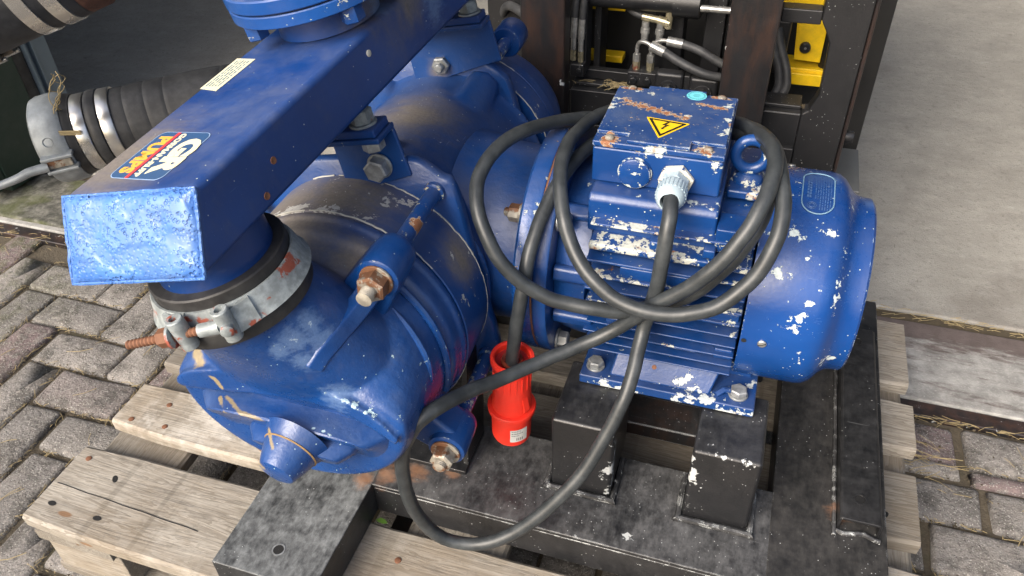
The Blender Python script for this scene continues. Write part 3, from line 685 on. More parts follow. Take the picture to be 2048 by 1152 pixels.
# warning triangle
yel = flat('sticker_yellow', (.85, .55, .015), .4); blk = flat('sticker_black', (.012, .012, .012), .4); cyn = flat('sticker_turquoise', (.16, .60, .68), .45); cynd = flat('sticker_dark_turquoise', (.07, .30, .36), .5)
T1, T2, T3 = Vector((-.1195, .8222)), Vector((-.0685, .8168)), Vector((-.0975, .7752)); TC = (T1 + T2 + T3) / 3
def tri(s_): return [tuple(TC + (p - TC) * s_) for p in (T1, T3, T2)]
def rtri(s_, r=.0016, n=4):
    V = [TC + (p - TC) * s_ for p in (T1, T3, T2)]; out = []
    for i in range(3):
        p = V[i]; a = (V[i-1] - p).normalized(); b = (V[(i+1) % 3] - p).normalized()
        for k in range(n+1): t_ = k/n; out.append(tuple(p + a*r*2*(1-t_)**2 + b*r*2*t_**2))
    return out
bm = B(); prism(bm, rtri(1.0), I4(), ZL, ZL + .0002); wt = part('warning_sticker', bm, yel, tb)
bm = B(); a1, b1 = rtri(.86, .0008), rtri(.66, .0003)
va = [bm.verts.new((*p, ZL + .00035)) for p in a1]; vb = [bm.verts.new((*p, ZL + .00035)) for p in b1]
for i in range(len(va)): j = (i+1) % len(va); bm.faces.new((va[i], va[j], vb[j], vb[i]))
part('warning_border', bm, blk, wt, smooth=False)
ex = (T2 - T1).normalized(); ey = Vector((-ex.y, ex.x))     # the flash points at the apex
def fl(u, v): p = TC + ex*u + ey*(v + .0); return (p.x, p.y)
bm = B(); sheet(bm, [fl(.0008, .0105), fl(-.0042, .0008), fl(-.0002, .0014), fl(-.0022, -.0058), fl(-.0036, -.0052), fl(-.0016, -.0094), fl(.0012, -.0062), fl(-.0004, -.0060), fl(.0046, .0036), fl(.0004, .0026), fl(.0030, .0105)][::-1], I4(), ZL + .0004); part('lightning_mark', bm, blk, wt, smooth=False)
# round turquoise sticker
f = Matrix.Translation((-.0718, .8895, ZL)); bm = B(); prism(bm, poly_circle(.0118, 40), f, 0, .0002); rs_ = part('round_sticker', bm, cyn, tb)
bm = B(); ring(bm, [(.0104, .0002), (.0106, .0004), (.0108, .0002)], f, 40); part('sticker_rim', bm, cynd, rs_)
bm = B()
for k in range(26):
    a = 2*math.pi*k/26; c0 = Vector((.0092*math.cos(a), .0092*math.sin(a), .0003)); g = f @ Matrix.Translation(c0) @ Matrix.Rotation(a, 4, 'Z'); box(bm, -.0007, .0007, -.0006, .0006, 0, .0001, g)
for k, (w_, y_) in enumerate(((.007, .0028), (.009, .0), (.006, -.0028))): box(bm, -w_/2, w_/2, y_-.0005, y_+.0005, .0003, .0004, f)
part('sticker_print', bm, cynd, rs_, smooth=False)
# blanking plug and cable gland on the front
FY = lambda x, y, z: frame((x, y, z), (1, 0, 0), (0, -1, 0))
bm = B(); lathe(bm, [(.0192, 0), (.0192, .0015)], FY(-.118, .7615, .6235), 40); lathe(bm, [(.0178, .0015), (.0182, .0028), (.0178, .0048), (.0165, .0056), (.0002, .0058)], FY(-.118, .7615, .6235), 6 * 6)
part('blanking_plug', bm, blue_paint('blue_paint_on_plug', chip=.63, edge=.4, blobs=[(-.110, .756, .640, .016, 1, 1, 1.5), (-.137, .756, .622, .009, 1.5, 1, 1), (-.126, .756, .606, .010, 1, 1, 1.5), (-.103, .756, .612, .009), (-.117, .756, .624, .006)], dirt=.2, rust=.15, off=4.2), tb)
whp = blue_paint('white_primer_on_nut', chip=.40, dirt=.2, rust=.15, off=4.8, chipcol=(.60, .58, .50))
gl = B(); prism(gl, poly_circle(.0205, 6, .2), FY(-.0725, .7615, .6215), 0, .006); gln = part('gland_locknut', gl, whp, tb, bevel=.001)
bm = B(); prism(bm, poly_circle(.0163, 6, .35), FY(-.0725, .7553, .6215), 0, .012); part('gland_body', bm, M['gland'], gln, bevel=.0012)
bm = B(); prof = [(.0145, .012), (.0152, .013), (.0160, .018), (.0158, .030), (.0145, .037), (.0118, .041), (.0096, .0415), (.0092, .036)]
lathe(bm, prof, FY(-.0725, .7553, .6215), 48, False)
for k in range(24):
    g = FY(-.0725, .7553, .6215) @ Matrix.Rotation(2*math.pi*k/24, 4, 'Z'); box(bm, .0155, .0166, -.0008, .0008, .015, .031, g)
part('gland_cap', bm, M['gland'], gln)
# end bell towards the pump, with its flange
bm = B(); lathe(bm, [(.100, -.205), (.112, -.199), (.1155, -.19), (.1185, -.172), (.1195, -.1595), (.116, -.1585)], FX, 64); part('end_bell', bm, m_bell, mo)
bm = B(); ring(bm, [(.05, -.2165), (.1485, -.2165), (.150, -.215), (.150, -.2015), (.1485, -.1995), (.05, -.1995)], FX, 80); flg = part('mounting_flange', bm, m_bell, mo)
for a in (45, 135, 225, 315):
    bolt(mp(-.1990, a, .1325), (1, 0, 0), .019, .012, flg, 'galv', washer=.0135, name='flange_bolt')
for a in (-16, 16, 52, 164, 196):
    bm = B(); p = mp(0, a, .119); g = frame((0, p.y, p.z), (0, -math.cos(R_(a)), math.sin(R_(a))), (1, 0, 0)); prism(bm, rrect(.016, .020, .006), g, -.198, -.158 + (.01 if abs(a) < 20 else 0)); part('cast_rib', bm, m_bell, mo, bevel=.002)
# fan cover
bm = B(); prof = [(.128, .0262), (.1305, .0255), (.1309, .028), (.1306, .098), (.1292, .106), (.1250, .1130), (.1185, .1185), (.1125, .1230), (.1085, .1280), (.1062, .1340), (.1055, .1400), (.1052, .1455), (.1030, .1480), (.060, .1485), (.012, .1485)]
lathe(bm, prof, FX, 96, True); fan = part('fan_cover', bm, m_fan, mo)
for a, x in ((-2.2, .050), (118, .050), (238, .05)):
    g = frame(mp(x, a, .1312), (1, 0, 0), mp(x, a, 1) - mp(x, a, 0)); bm = B(); lathe(bm, [(.0050, 0), (.0050, .0012), (.0040, .0022), (.0004, .0026)], g, 20); scw = part('cover_screw', bm, M['plated'], fan)
    bm = B(); box(bm, -.0046, .0046, -.0005, .0005, .0020, .00285, g @ Matrix.Rotation(.5, 4, 'Z')); part('screw_slot', bm, M['black_plain'], scw)
g = frame(mp(.030, -2.1, .1316), (1, 0, 0), mp(.03, -2.1, 1) - mp(.03, -2.1, 0)); bm = B(); lathe(bm, [(.0030, 0), (.0030, .0002), (.0002, .0003)], g, 14); part('screw_hole', bm, M['black_plain'], fan)
# embossed oval plate on the fan cover
lb = flat('pale_embossed_edge', (.17, .30, .42), .5); lb2 = flat('worn_print', (.06, .13, .30), .55)
def cylp(x, s_, r): return mp(x, 85 + math.degrees(s_ / .131), r)
pts = [cylp(x + .0805, y, .1322) for x, y in rrect(.034, .076, .0165, 6)]
def looptube(bm, pts, r, seg=6):
    n = len(pts); rings = []
    for i in range(n):
        t_ = (pts[(i+1) % n] - pts[i-1]).normalized(); c = Vector((pts[i].x, MY, MZ)); u = (pts[i] - c).normalized(); v = t_.cross(u).normalized()
        rings.append([pts[i] + r * (math.cos(2*math.pi*k/seg) * u + math.sin(2*math.pi*k/seg) * v * 1.0) for k in range(seg)])
    return loft(bm, rings, closed=True)
bm = B(); looptube(bm, pts, .00075); emb = part('embossed_plate_edge', bm, lb, fan)
bm = B(); rp = random.Random(5)
looptube(bm, [cylp(.0745 + .0048*math.cos(2*math.pi*k/28), -.0265 + .0048*math.sin(2*math.pi*k/28), .1318) for k in range(28)], .0003, 4)
looptube(bm, [cylp(.0745 + .0030*math.cos(2*math.pi*k/20), -.0265 + .0030*math.sin(2*math.pi*k/20), .1318) for k in range(20)], .0004, 4)
for k in range(10):
    x = .0695 + k*.0027; y = -.020 if x < .082 else -.032
    while y < .030:
        L = rp.uniform(.0015, .006); 
        if k in (0, 1): L = .004
        pa, pb = cylp(x, y, .1317), cylp(x, min(y + L, .031), .1317); w_ = Vector((.0005 if k > 1 else .0010, 0, 0))
        if not (abs(x - .0745) < .006 and y < -.019): bm.faces.new([bm.verts.new(q) for q in (pa - w_, pa + w_, pb + w_, pb - w_)])
        y += L + rp.uniform(.0008, .0016)
        if k in (2,) : break
part('embossed_print', bm, lb2, fan, smooth=False)
# eye bolt
EC = Vector((.002, .826, .6285)); ev = Vector((.10, -1, .12)).normalized()
bm = B(); g = frame(EC, (1, 0, 0), ev); ring(bm, [(.0172 + .0066*math.cos(2*math.pi*k/14), .0066*math.sin(2*math.pi*k/14)) for k in range(14)], g, 40); eb = part('eye_bolt', bm, blue_paint('blue_paint_on_eye_bolt', chip=.66, blobs=[(.002, .818, .608, .010), (.018, .82, .632, .010, 1, 1, .5), (.003, .82, .652, .008)], dirt=.1, rust=.1, off=5.1), mo)
bm = B(); lathe(bm, [(.017, 0), (.0172, .004), (.015, .0075), (.0105, .011), (.0095, .016)], Matrix.Translation((.002, .828, .5945)), 28); part('eye_bolt_collar', bm, m_fin, eb)
bm = B(); box(bm, -.018, .022, .80, .86, .583, .5945); part('lifting_boss', bm, m_fin, mo, bevel=.003)
# foot
bm = B(); box(bm, -.160, .0595, .7045, .960, .3355, .3500); foot = part('motor_foot', bm, m_foot, mo, bevel=.0022, seg=3)
bm = B(); x0, x1, x2, x3 = -.123, .004, .020, -.113
P8 = [(x0, .7125, .3502), (x1, .7125, .3502), (x2, .7420, .4000), (x3, .7420, .4000), (x0, .80, .3502), (x1, .80, .3502), (x2, .80, .4000), (x3, .80, .4000)]
v = [bm.verts.new(q) for q in P8]
for q in ((0,1,2,3), (4,7,6,5), (0,4,5,1), (3,2,6,7), (0,3,7,4), (1,5,6,2)): bm.faces.new([v[i] for i in q])
part('foot_web', bm, m_foot, foot, bevel=.0035, seg=3)
bm = B(); tube(bm, [(.012, .7165, .352), (.020, .722, .357), (.034, .728, .3525)], .0040, 8); part('foot_rib', bm, m_foot, foot)
for x in (-.143, .038):
    for y in (.7245, .94): bolt((x, y, .3502), (0, 0, 1), .0185, .0085, foot, 'galv', washer=.0120, name='foot_bolt')
bm = B(); box(bm, -.155, .050, .76, .90, .3502, .37); part('foot_rib', bm, m_foot, foot)
bm = B(); lathe(bm, [(.0030, 0), (.0030, .0006), (.0002, .0008)], frame((-.068, .724, .3695), (1, 0, 0), (0, -.86, .5)), 12); part('drain_plug', bm, M['rust'], foot)

# ================================================================== POWER CABLE WITH PLUG
CABLE = [(-0.072,0.735,0.629),(-0.07,0.715,0.624),(-0.068,0.692,0.608),(-0.069,0.682,0.569),(-0.073,0.68,0.522),(-0.08,0.678,0.477),(-0.082,0.655,0.451),(-0.085,0.625,0.423),(-0.1,0.6,0.373),(-0.122,0.575,0.322),(-0.155,0.55,0.274),(-0.197,0.53,0.229),(-0.243,0.515,0.207),(-0.29,0.505,0.222),(-0.309,0.49,0.301),(-0.305,0.48,0.385),(-0.288,0.478,0.445),(-0.268,0.5,0.464),(-0.249,0.55,0.447),(-0.217,0.6,0.433),(-0.179,0.635,0.439),(-0.138,0.66,0.453),(-0.104,0.672,0.476),(-0.07,0.668,0.52),(-0.036,0.668,0.55),(-0.01,0.672,0.584),(0.009,0.685,0.615),(0.022,0.71,0.643),(0.027,0.75,0.661),(0.018,0.8,0.66),(-0.002,0.86,0.641),(-0.024,0.91,0.623),(-0.083,0.96,0.604),(-0.143,0.96,0.607),(-0.178,0.92,0.614),(-0.195,0.87,0.623),(-0.203,0.8,0.631),(-0.201,0.755,0.624),(-0.192,0.72,0.607),(-0.179,0.695,0.585),(-0.16,0.675,0.559),(-0.136,0.66,0.541),(-0.106,0.652,0.526),(-0.067,0.648,0.522),(-0.031,0.652,0.528),(0.002,0.662,0.543),(0.027,0.675,0.572),(0.04,0.69,0.605),(0.042,0.715,0.631),(0.033,0.755,0.651),(0.022,0.81,0.652),(-0.005,0.875,0.636),(-0.043,0.93,0.614),(-0.107,0.95,0.599),(-0.162,0.93,0.598),(-0.2,0.89,0.616),(-0.232,0.84,0.631),(-0.257,0.78,0.644),(-0.275,0.735,0.64),(-0.282,0.7,0.623),(-0.272,0.672,0.603),(-0.256,0.655,0.578),(-0.235,0.648,0.549),(-0.207,0.65,0.524),(-0.174,0.655,0.508),(-0.134,0.66,0.503),(-0.108,0.668,0.499),(-0.066,0.688,0.501),(-0.032,0.688,0.528),(-0.005,0.692,0.562),(0.015,0.704,0.597),(0.026,0.729,0.627),(0.029,0.77,0.646),(0.02,0.818,0.644),(-0.002,0.865,0.631),(-0.066,0.94,0.59),(-0.135,0.93,0.586),(-0.174,0.88,0.599),(-0.189,0.82,0.609),(-0.2,0.77,0.605),(-0.211,0.735,0.584),(-0.217,0.7,0.561),(-0.219,0.675,0.529),(-0.223,0.66,0.488),(-0.228,0.655,0.448),(-0.232,0.655,0.414),(-0.234,0.655,0.394)]
pc = thing('power_cable', (-.1, .66, .5), 'thick black rubber cable looped over the motor, ending in a red industrial plug', 'cable')
cpts = catmull(CABLE, 5)
for _ in range(3):
    q = cpts[:]
    for i in range(2, len(q)-2): cpts[i] = (q[i-1] + q[i]*2 + q[i+1]) / 4
for i, q in enumerate(cpts):
    if 4 < i < len(cpts) - 8: cpts[i] = q + mnoise.noise_vector(q*38 + Vector((0, i*.02, 0)))*.0011
bm = B(); tube(bm, cpts, .0083, 16); part('cable', bm, M['cable'], pc, sharp=None)
PT, PB = Vector((-.2345, .6600, .4040)), Vector((-.2415, .6640, .2560)); PA = (PB - PT).normalized(); L = (PB - PT).length
PFm = frame(PT, (1, 0, 0), PA)
prof = [(.0215, .013), (.0222, .002), (.0240, 0), (.0268, .0005), (.0278, .003), (.0276, .009), (.0258, .013), (.0240, .017), (.0236, .030), (.0246, .060), (.0262, .088), (.0310, .0885), (.0318, .090), (.0312, .0965), (.0272, .1000), (.0265, .102), (.0262, L-.004), (.0248, L), (.0002, L)]
bm = B(); lathe(bm, prof, PFm, 56, False); plug = part('plug', bm, M['red'], pc, sharp=30)
bm = B(); lathe(bm, [(.0222, .010), (.012, .014), (.0002, .016)], PFm, 28, False); part('plug_opening', bm, simple('red_inner', (.30, .012, .010), .5), plug)
bm = B(); ring(bm, [(.0090, .006), (.0125, .004), (.0145, .009), (.012, .0135)], PFm, 28); part('clear_seal', bm, M['red_dark'], plug)
for a in range(0, 360, 20):
    g = PFm @ Matrix.Rotation(R_(a), 4, 'Z'); bm = B(); box(bm, .0228, .0249, -.0011, .0011, .022, .046, g); part('grip_rib', bm, M['red'], plug, bevel=.0005)
for a in (30,):
    g = PFm @ Matrix.Rotation(R_(a), 4, 'Z'); bm = B(); v = [bm.verts.new(g @ Vector(q)) for q in ((.022, -.004, .050), (.022, .004, .050), (.0262, .0045, .074), (.0262, -.0045, .074), (.0295, -.004, .078), (.0295, .004, .078), (.0262, -.0045, .084), (.0262, .0045, .084))]
    for q in ((0,1,5,4), (4,5,7,6), (0,4,6,3), (1,2,7,5)): bm.faces.new([v[i] for i in q])
    part('plug_latch', bm, M['red'], plug)
lab = flat('white_label', (.62, .63, .60), .5); prt = flat('label_print', (.10, .10, .11), .5)
# which way the label faces (its own angle round the plug)
la0, la1 = 76, 24
def pl(a, s_, r): a = R_(a); return PFm @ Vector((r*math.cos(a), r*math.sin(a), s_))
def patch(a0, a1, s0, s1, r, n=8, skew=0.0):
    bm = B(); A = [[bm.verts.new(pl(a0 + (a1-a0)*i/n, s_ + skew*i/n, r)) for s_ in (s0, s1)] for i in range(n+1)]
    for i in range(n): bm.faces.new((A[i][0], A[i+1][0], A[i+1][1], A[i][1]))
    return bm
pb = part('plug_label', patch(la0, la1, L-.0345, L-.0105, .02672), lab, plug)
bm = B()
rp = random.Random(9)
for row, (n_, h_) in enumerate(((6, .0013), (7, .0016), (5, .0013))):
    a = la0 - 4
    for k in range(n_):
        w_ = rp.uniform(2, 5); s_ = L - .0322 + row*.0042
        A = [bm.verts.new(pl(a - u, s_ + q, .02682)) for u, q in ((0, 0), (w_, 0), (w_, h_), (0, h_))]; bm.faces.new(A); a -= w_ + 1.6
# the maker's mark: two H shapes joined by a bar
for a, w_ in ((58, 2.4), (52.5, 2.4), (47, 2.4), (41.5, 2.4)):
    A = [bm.verts.new(pl(a - u, L - .0185 + q, .02682)) for u, q in ((0, 0), (w_, 0), (w_, .0052), (0, .0052))]; bm.faces.new(A)
A = [bm.verts.new(pl(a, L - .0167 + q, .02684)) for a, q in ((58, 0), (39.1, 0), (39.1, .0016), (58, .0016))]; bm.faces.new(A)
part('label_print', bm, prt, pb, smooth=False)
# ================================================================== PUMP
RO = R_(10); CXP, CZP = -.417, .467
def pax(v): return -.417 - .040*(v - .60)
def PP(u, v, h): return Vector((pax(v) + u*math.cos(RO) - h*math.sin(RO), v, CZP + u*math.sin(RO) + h*math.cos(RO)))
def PPa(a, r, v): a = R_(a); return PP(r*math.sin(a), v, r*math.cos(a))      # angle from the pump's top towards the motor
UD = Vector((math.cos(RO), 0, math.sin(RO))); HD = Vector((-math.sin(RO), 0, math.cos(RO))); VD = Vector((-.04, 1, 0)).normalized()
def FV(u, v, h, back=False): return frame(PP(u, v, h), UD, VD if not back else -VD)
def ringrow(a, zt, zb, v, n=64, e=2.0, cu=0.0):
    """closed section in the pump's cross plane; superellipse with separate top and bottom heights"""
    out = []
    for i in range(n):
        t_ = 2*math.pi*i/n; c, s_ = math.cos(t_), math.sin(t_)
        x = a * math.copysign(abs(c)**(2/e), c); z = math.copysign(abs(s_)**(2/e), s_)
        hm, hh = (zt + zb)/2, (zt - zb)/2
        out.append(PP(cu + x, v, hm + z*hh))
    return out
sl_dirt = [(-.49, .62, .60, .13), (-.42, .64, .62, .10)]
YRUN = []
def run(P, r):
    for a_, b_ in zip(P, P[1:]):
        YRUN.append((a_, b_, r*1.35))
run([(-.5178, .4656, .5153), (-.5079, .4551, .5096)], .0095); run([(-.5079, .4551, .5096), (-.4849, .4448, .5019), (-.4805, .4448, .4900)], .0038)
run([(-.4785, .4448, .4800), (-.4705, .4403, .4794), (-.4478, .4256, .4830), (-.4229, .4231, .4824), (-.4044, .4106, .4798), (-.395, .3989, .4775)], .0032); run([(-.4851, .4425, .4765), (-.4682, .4263, .4758)], .0028); run([(-.412, .391, .462), (-.405, .389, .458)], .006)
m_head = blue_paint('blue_paint_on_front_head', chip=.70, blobs=[(-.3534, .445, .521, .007), (-.3437, .446, .518, .009), (-.3337, .4467, .5147, .010), (-.324, .447, .510, .011), (-.314, .4473, .5045, .011), (-.306, .447, .499, .009), (-.3867, .4290, .4844, .005), (-.375, .429, .484, .007), (-.3643, .4290, .4825, .008), (-.355, .4280, .481, .007), (-.3468, .427, .479, .008), (-.2786, .6092, .5166, .014), (-.29, .606, .54, .010)],
                    dirt=.34, dirtblobs=[(-.45, .575, .61, .10), (-.37, .56, .60, .05)], yellow=YRUN, scuff=[(-.3565, .4522, .6024, .028), (-.3642, .436, .5961, .032), (-.375, .4255, .590, .022), (-.3458, .4526, .5797, .03), (-.36, .435, .57, .025), (-.3438, .4525, .515, .035)], edge=.22, rough=.27, off=6.1, lump=.0016, rust=.15, chipcol=(.40, .55, .62), dustcol=(.15, .20, .30))
m_sleeve = blue_paint('blue_paint_on_sleeve', chip=.66, blobs=[(-.3629, .6666, .6038, .024, 1, 1, 1), (-.372, .655, .606, .016), (-.4247, .6125, .615, .022, .5, 1.6, 1), (-.385, .616, .612, .020, .6, 1.4, 1), (-.4705, .6138, .606, .024, .5, 1.6, 1), (-.2992, .6468, .5544, .012), (-.345, .68, .594, .016), (-.2761, .628, .5092, .012, 1, 1, .5)],
                      dirt=.5, dirtblobs=sl_dirt + [(-.30, .66, .54, .05)], off=6.6, lump=.0006, rust=.0, rough=.36, chipcol=(.42, .42, .40), dustcol=(.085, .085, .10))
m_body = blue_paint('blue_paint_on_gear_housing', chip=.715, dirt=.50, dirtblobs=[(-.50, .80, .58, .15), (-.43, .86, .60, .09)], off=7.2, lump=.0014, rust=.2, dustcol=(.055, .075, .13), rough=.34)
m_plate = blue_paint('blue_paint_on_flange_plate', chip=.69, edge=.25, blobs=[(-.36, .69, .62, .009), (-.33, .69, .60, .009, 1, 1, .5), (-.275, .99, .60, .012), (-.265, .69, .53, .012, 1, 1, .5)], dirt=.30, off=7.7, lump=.0012, rust=.3, dirtblobs=[(-.44, .97, .62, .02)])
m_lug = blue_paint('blue_paint_on_lugs', chip=.68, edge=.27, dirt=.22, off=8.1, lump=.0012, rust=.4, rough=.28, blobs=[(-.30, .58, .63, .012)])
m_rod = blue_paint('blue_paint_on_tie_rod', chip=.60, edge=.25, dirt=.25, off=8.8, lump=.0005, rust=.8, chipcol=(.45, .50, .42), rustblobs=[(-.316, .612, .615, .014), (-.33, 1.02, .615, .012)])
m_duct = blue_paint('blue_paint_on_duct', chip=.76, scuff=[(-.36, .80, .80, .05, 2, 1, .5), (-.395, .72, .80, .04), (-.34, .70, .74, .02)], specks=.09, dirt=.62, dirtblobs=[(-.51, .455, .748, .085, 1, .8, 1), (-.42, .72, .80, .09, 1.2, 1.3, 1), (-.35, .75, .80, .05)], off=9.3, lump=.0006, rust=.2, rough=.34, base=(.0024, .036, .178), dustcol=(.085, .11, .19))
pm = thing('pump', (-.43, .83, .21), 'blue cast pump with dusty barrel, rusty tie rod nut and drain nose, under the duct', 'pump')

DW = Vector((.97947477, -.10398624, .17267321)); DN = Vector((-.18205639, -.0887088, .97927842)); DD = Vector((.08651385, .99061476, .10581939)); DP = Vector((-.441, .459, .652))
DF = frame(DP, DW, DN)                      # x across the duct, z up out of it
def dp(w, d, h): return DP + DW*w + DD*d + DN*h
# front head: flange ring, hull-shaped dome flattening towards the drain end
def dsec(v, a, c0, ht, hb, cx=0.0, n=72, el=2.0, eu=2.0):
    """section with its widest line at height c0, unrolled; upper and lower halves of different height"""
    out = []
    for i in range(n):
        t_ = 2*math.pi*i/n; c, s_ = math.cos(t_), math.sin(t_); e = eu if s_ > 0 else el
        out.append(Vector((pax(v) + cx + a*math.copysign(abs(c)**(2/e), c), v, CZP + c0 + (ht if s_ > 0 else hb)*math.copysign(abs(s_)**(2/e), s_))))
    return out
bm = B(); sec = []
for v, a, c0, ht, hb in ((.6085, .1472, 0, .1472, .1472), (.6000, .1474, 0, .1474, .1474), (.5975, .1440, 0, .1440, .1440), (.5800, .1435, 0, .1435, .1435), (.5760, .1415, 0, .1415, .1415), (.5740, .1372, 0, .1372, .1372),
                         (.5600, .1370, 0, .1330, .1370), (.5400, .1370, .001, .1240, .1350), (.5200, .1368, .003, .1120, .1310), (.5000, .1365, .006, .0960, .1260), (.4800, .1360, .009, .0770, .1200), (.4650, .1350, .011, .0600, .1150), (.4575, .1340, .012, .0490, .1110), (.4545, .1315, .012, .0430, .1080), (.4535, .128, .0120, .0380, .105)):
    sec.append(dsec(v, a, c0, ht, hb))
loft(bm, sec)
# overhanging lip along the front of the dome
LO = [(-.129, .011), (-.118, .009), (-.104, .011), (-.080, .015), (-.058, .019), (-.025, .026), (.007, .0305), (.032, .0325), (.057, .030), (.080, .024), (.100, .015), (.114, .006), (.126, -.004)]
UP = [(.128, .006), (.114, .024), (.100, .036), (.080, .047), (.057, .054), (.032, .058), (.007, .059), (-.025, .057), (-.058, .051), (-.080, .046), (-.104, .038), (-.118, .030), (-.128, .020)]
loft(bm, [[Vector((pax(v) + (x*k), v, CZP + z)) for x, z in LO + UP] for v, k in ((.480, .97), (.450, 1.0), (.4448, 1.0))])
rim0 = DP - DN*.0400
N_ = 72; sec = []
for k in range(15):
    t_ = k/14; row = []; sm = t_*t_*(3-2*t_); so = 1 - (1-t_)**1.5
    for i in range(N_):
        a = 2*math.pi*i/N_; c, s_ = math.cos(a), math.sin(a)
        q0 = rim0 + DW*(.0665*c) + DD*(.0665*s_)
        ee = 2/(2 + .5*sm); X = math.copysign(abs(c)**ee, c); Y = math.copysign(abs(s_)**ee, s_)
        q1 = Vector((-.409 + .124*X, .530 + (.0735 if Y < 0 else .080)*Y, .470))
        row.append(Vector((q0.x + (q1.x - q0.x)*(so if X > 0 else sm), q0.y + (q1.y - q0.y)*(t_**.85 if Y < 0 else so), q0.z + (q1.z - q0.z)*t_)))
    sec.append(row)
loft(bm, sec)
def casting(name, bm, mt, voxel=.0023, it=4):
    o = part(name, bm, mt, pm, smooth=True, sharp=None)
    r = o.modifiers.new('remesh', 'REMESH'); r.mode = 'VOXEL'; r.voxel_size = voxel; r.use_smooth_shade = True
    c_ = o.modifiers.new('smooth', 'SMOOTH'); c_.factor = .5; c_.iterations = it
    return o
head = casting('front_head', bm, m_head)
def shear(row, z0, k, v0):
    return [Vector((p.x, p.y + k*max(0.0, z0 - p.z), p.z)) for p in row]
bm = B(); sec = [shear(dsec(v, a, c0, ht, hb, cx, 72, 2.0, 2.0), CZP + .016, kk, v) for v, a, c0, ht, hb, cx, kk in ((.480, .1165, -.004, .0215, .090, .003, 0), (.4600, .1160, -.004, .0215, .088, .003, 0), (.4480, .1080, -.005, .0215, .070, .003, .1), (.4360, .1010, -.006, .0235, .052, .003, .3), (.4250, .0945, -.0070, .0255, .041, .003, .5), (.4228, .0930, -.0075, .0245, .039, .003, .55), (.4220, .0900, -.0085, .022, .036, .003, .55))]
loft(bm, sec); part('head_step', bm, m_head, head, sharp=36)
# drain boss and drain nose
bm = B(); sec = [shear(dsec(v, a, c0, ht, hb, cx, 44, 2.3, 2.3), CZP - .004, .5, v) for v, a, c0, ht, hb, cx in ((.440, .064, -.018, .016, .026, .020), (.4270, .060, -.018, .015, .025, .020), (.4170, .052, -.019, .013, .023, .020), (.4130, .049, -.019, .012, .022, .020), (.4118, .045, -.019, .009, .018, .020))]
loft(bm, sec); part('drain_boss', bm, m_head, head, sharp=36)
NF = frame((-.3895, .4155, .4560), (1, 0, 0), (-.10, -1, -.20))
bm = B(); lathe(bm, [(.0370, -.014), (.0310, -.004), (.0290, .0), (.0285, .0015), (.0250, .012), (.0205, .024), (.0190, .0268), (.0150, .0285), (.001, .0287)], NF, 44); part('drain_nose', bm, m_head, head, sharp=34)
bm = B(); ring(bm, [(.0285, -.0010), (.0298, .0002), (.0285, .0014)], NF, 44); part('nose_joint', bm, simple('rust_stained_joint', (.22, .14, .06), .8, 0, .6, 200), head)
# raised arc ribs on the dome
for r_, v0, w_ in ((.1335, .5630, .004),):
    pts = [PPa(a, .139, .563 - .0) for a in range(50, 122, 6)]
    bm = B(); tube(bm, pts, .0045, 8); part('arc_rib', bm, m_head, head)
pts = [PPa(a, .1365 - abs(a-84)*.00022, .540 - .0004*(a-60)) for a in range(56, 114, 6)]
bm = B(); tube(bm, pts, .0042, 8, rf=lambda t_: .0042*math.sin(math.pi*(.12 + .76*t_))); part('arc_rib', bm, m_head, head)
# port elbow rising to the discharge duct
# sleeves (front and rear), with thin sealing lines
seal = simple('pale_sealant', (.42, .42, .38), .8, 0, .5, 90)
for v0, v1 in ((.6088, .6838), (1.010, 1.055)):
    bm = B(); loft(bm, [ringrow(r, r, -r, v, 96) for v, r in ((v0, .147), (v0 + .001, .1482), (v1 - .001, .1482), (v1, .147))]); sv = part('barrel_sleeve', bm, m_sleeve, pm, sharp=40)
    for v in (v0, v1 - .0004):
        bm = B(); rr = random.Random(int(v*1e4)); n = 150; P = [PPa(360*i/n, .1478 + (.0005 if rr.random() < .8 else .0), v + rr.gauss(0, .0004)) for i in range(n)]
        runs = []; i = 0
        while i < n - 4:
            L_ = rr.randint(3, 14)
            if rr.random() < .62: runs.append(P[i:min(n, i+L_+1)])
            i += L_
        for q in runs:
            if len(q) > 2: tube(bm, q, rr.uniform(.0004, .0011), 5)
        o_ = part('sealant_line', bm, seal, sv); o_['kind'] = 'stuff'
# gear housing: plates, body, adapter
def splate(a, e, v0, v1, name, mt, ch=.003):
    def row(s_, v): 
        out = []
        for i in range(96):
            t_ = 2*math.pi*i/96; c, s2 = math.cos(t_), math.sin(t_); out.append(PP(s_*math.copysign(abs(c)**(2/e), c), v, s_*math.copysign(abs(s2)**(2/e), s2)))
        return out
    bm = B(); loft(bm, [row(a-ch, v0), row(a, v0+ch), row(a, v1-ch), row(a-ch, v1)]); return part(name, bm, mt, pm, sharp=50)
gb = B(); loft(gb, [ringrow(r, r, -r, v, 80) for v, r in ((.700, .150), (.712, .1425), (.73, .139), (.80, .1385), (.90, .1385), (.955, .139), (.972, .1425), (.985, .150))])
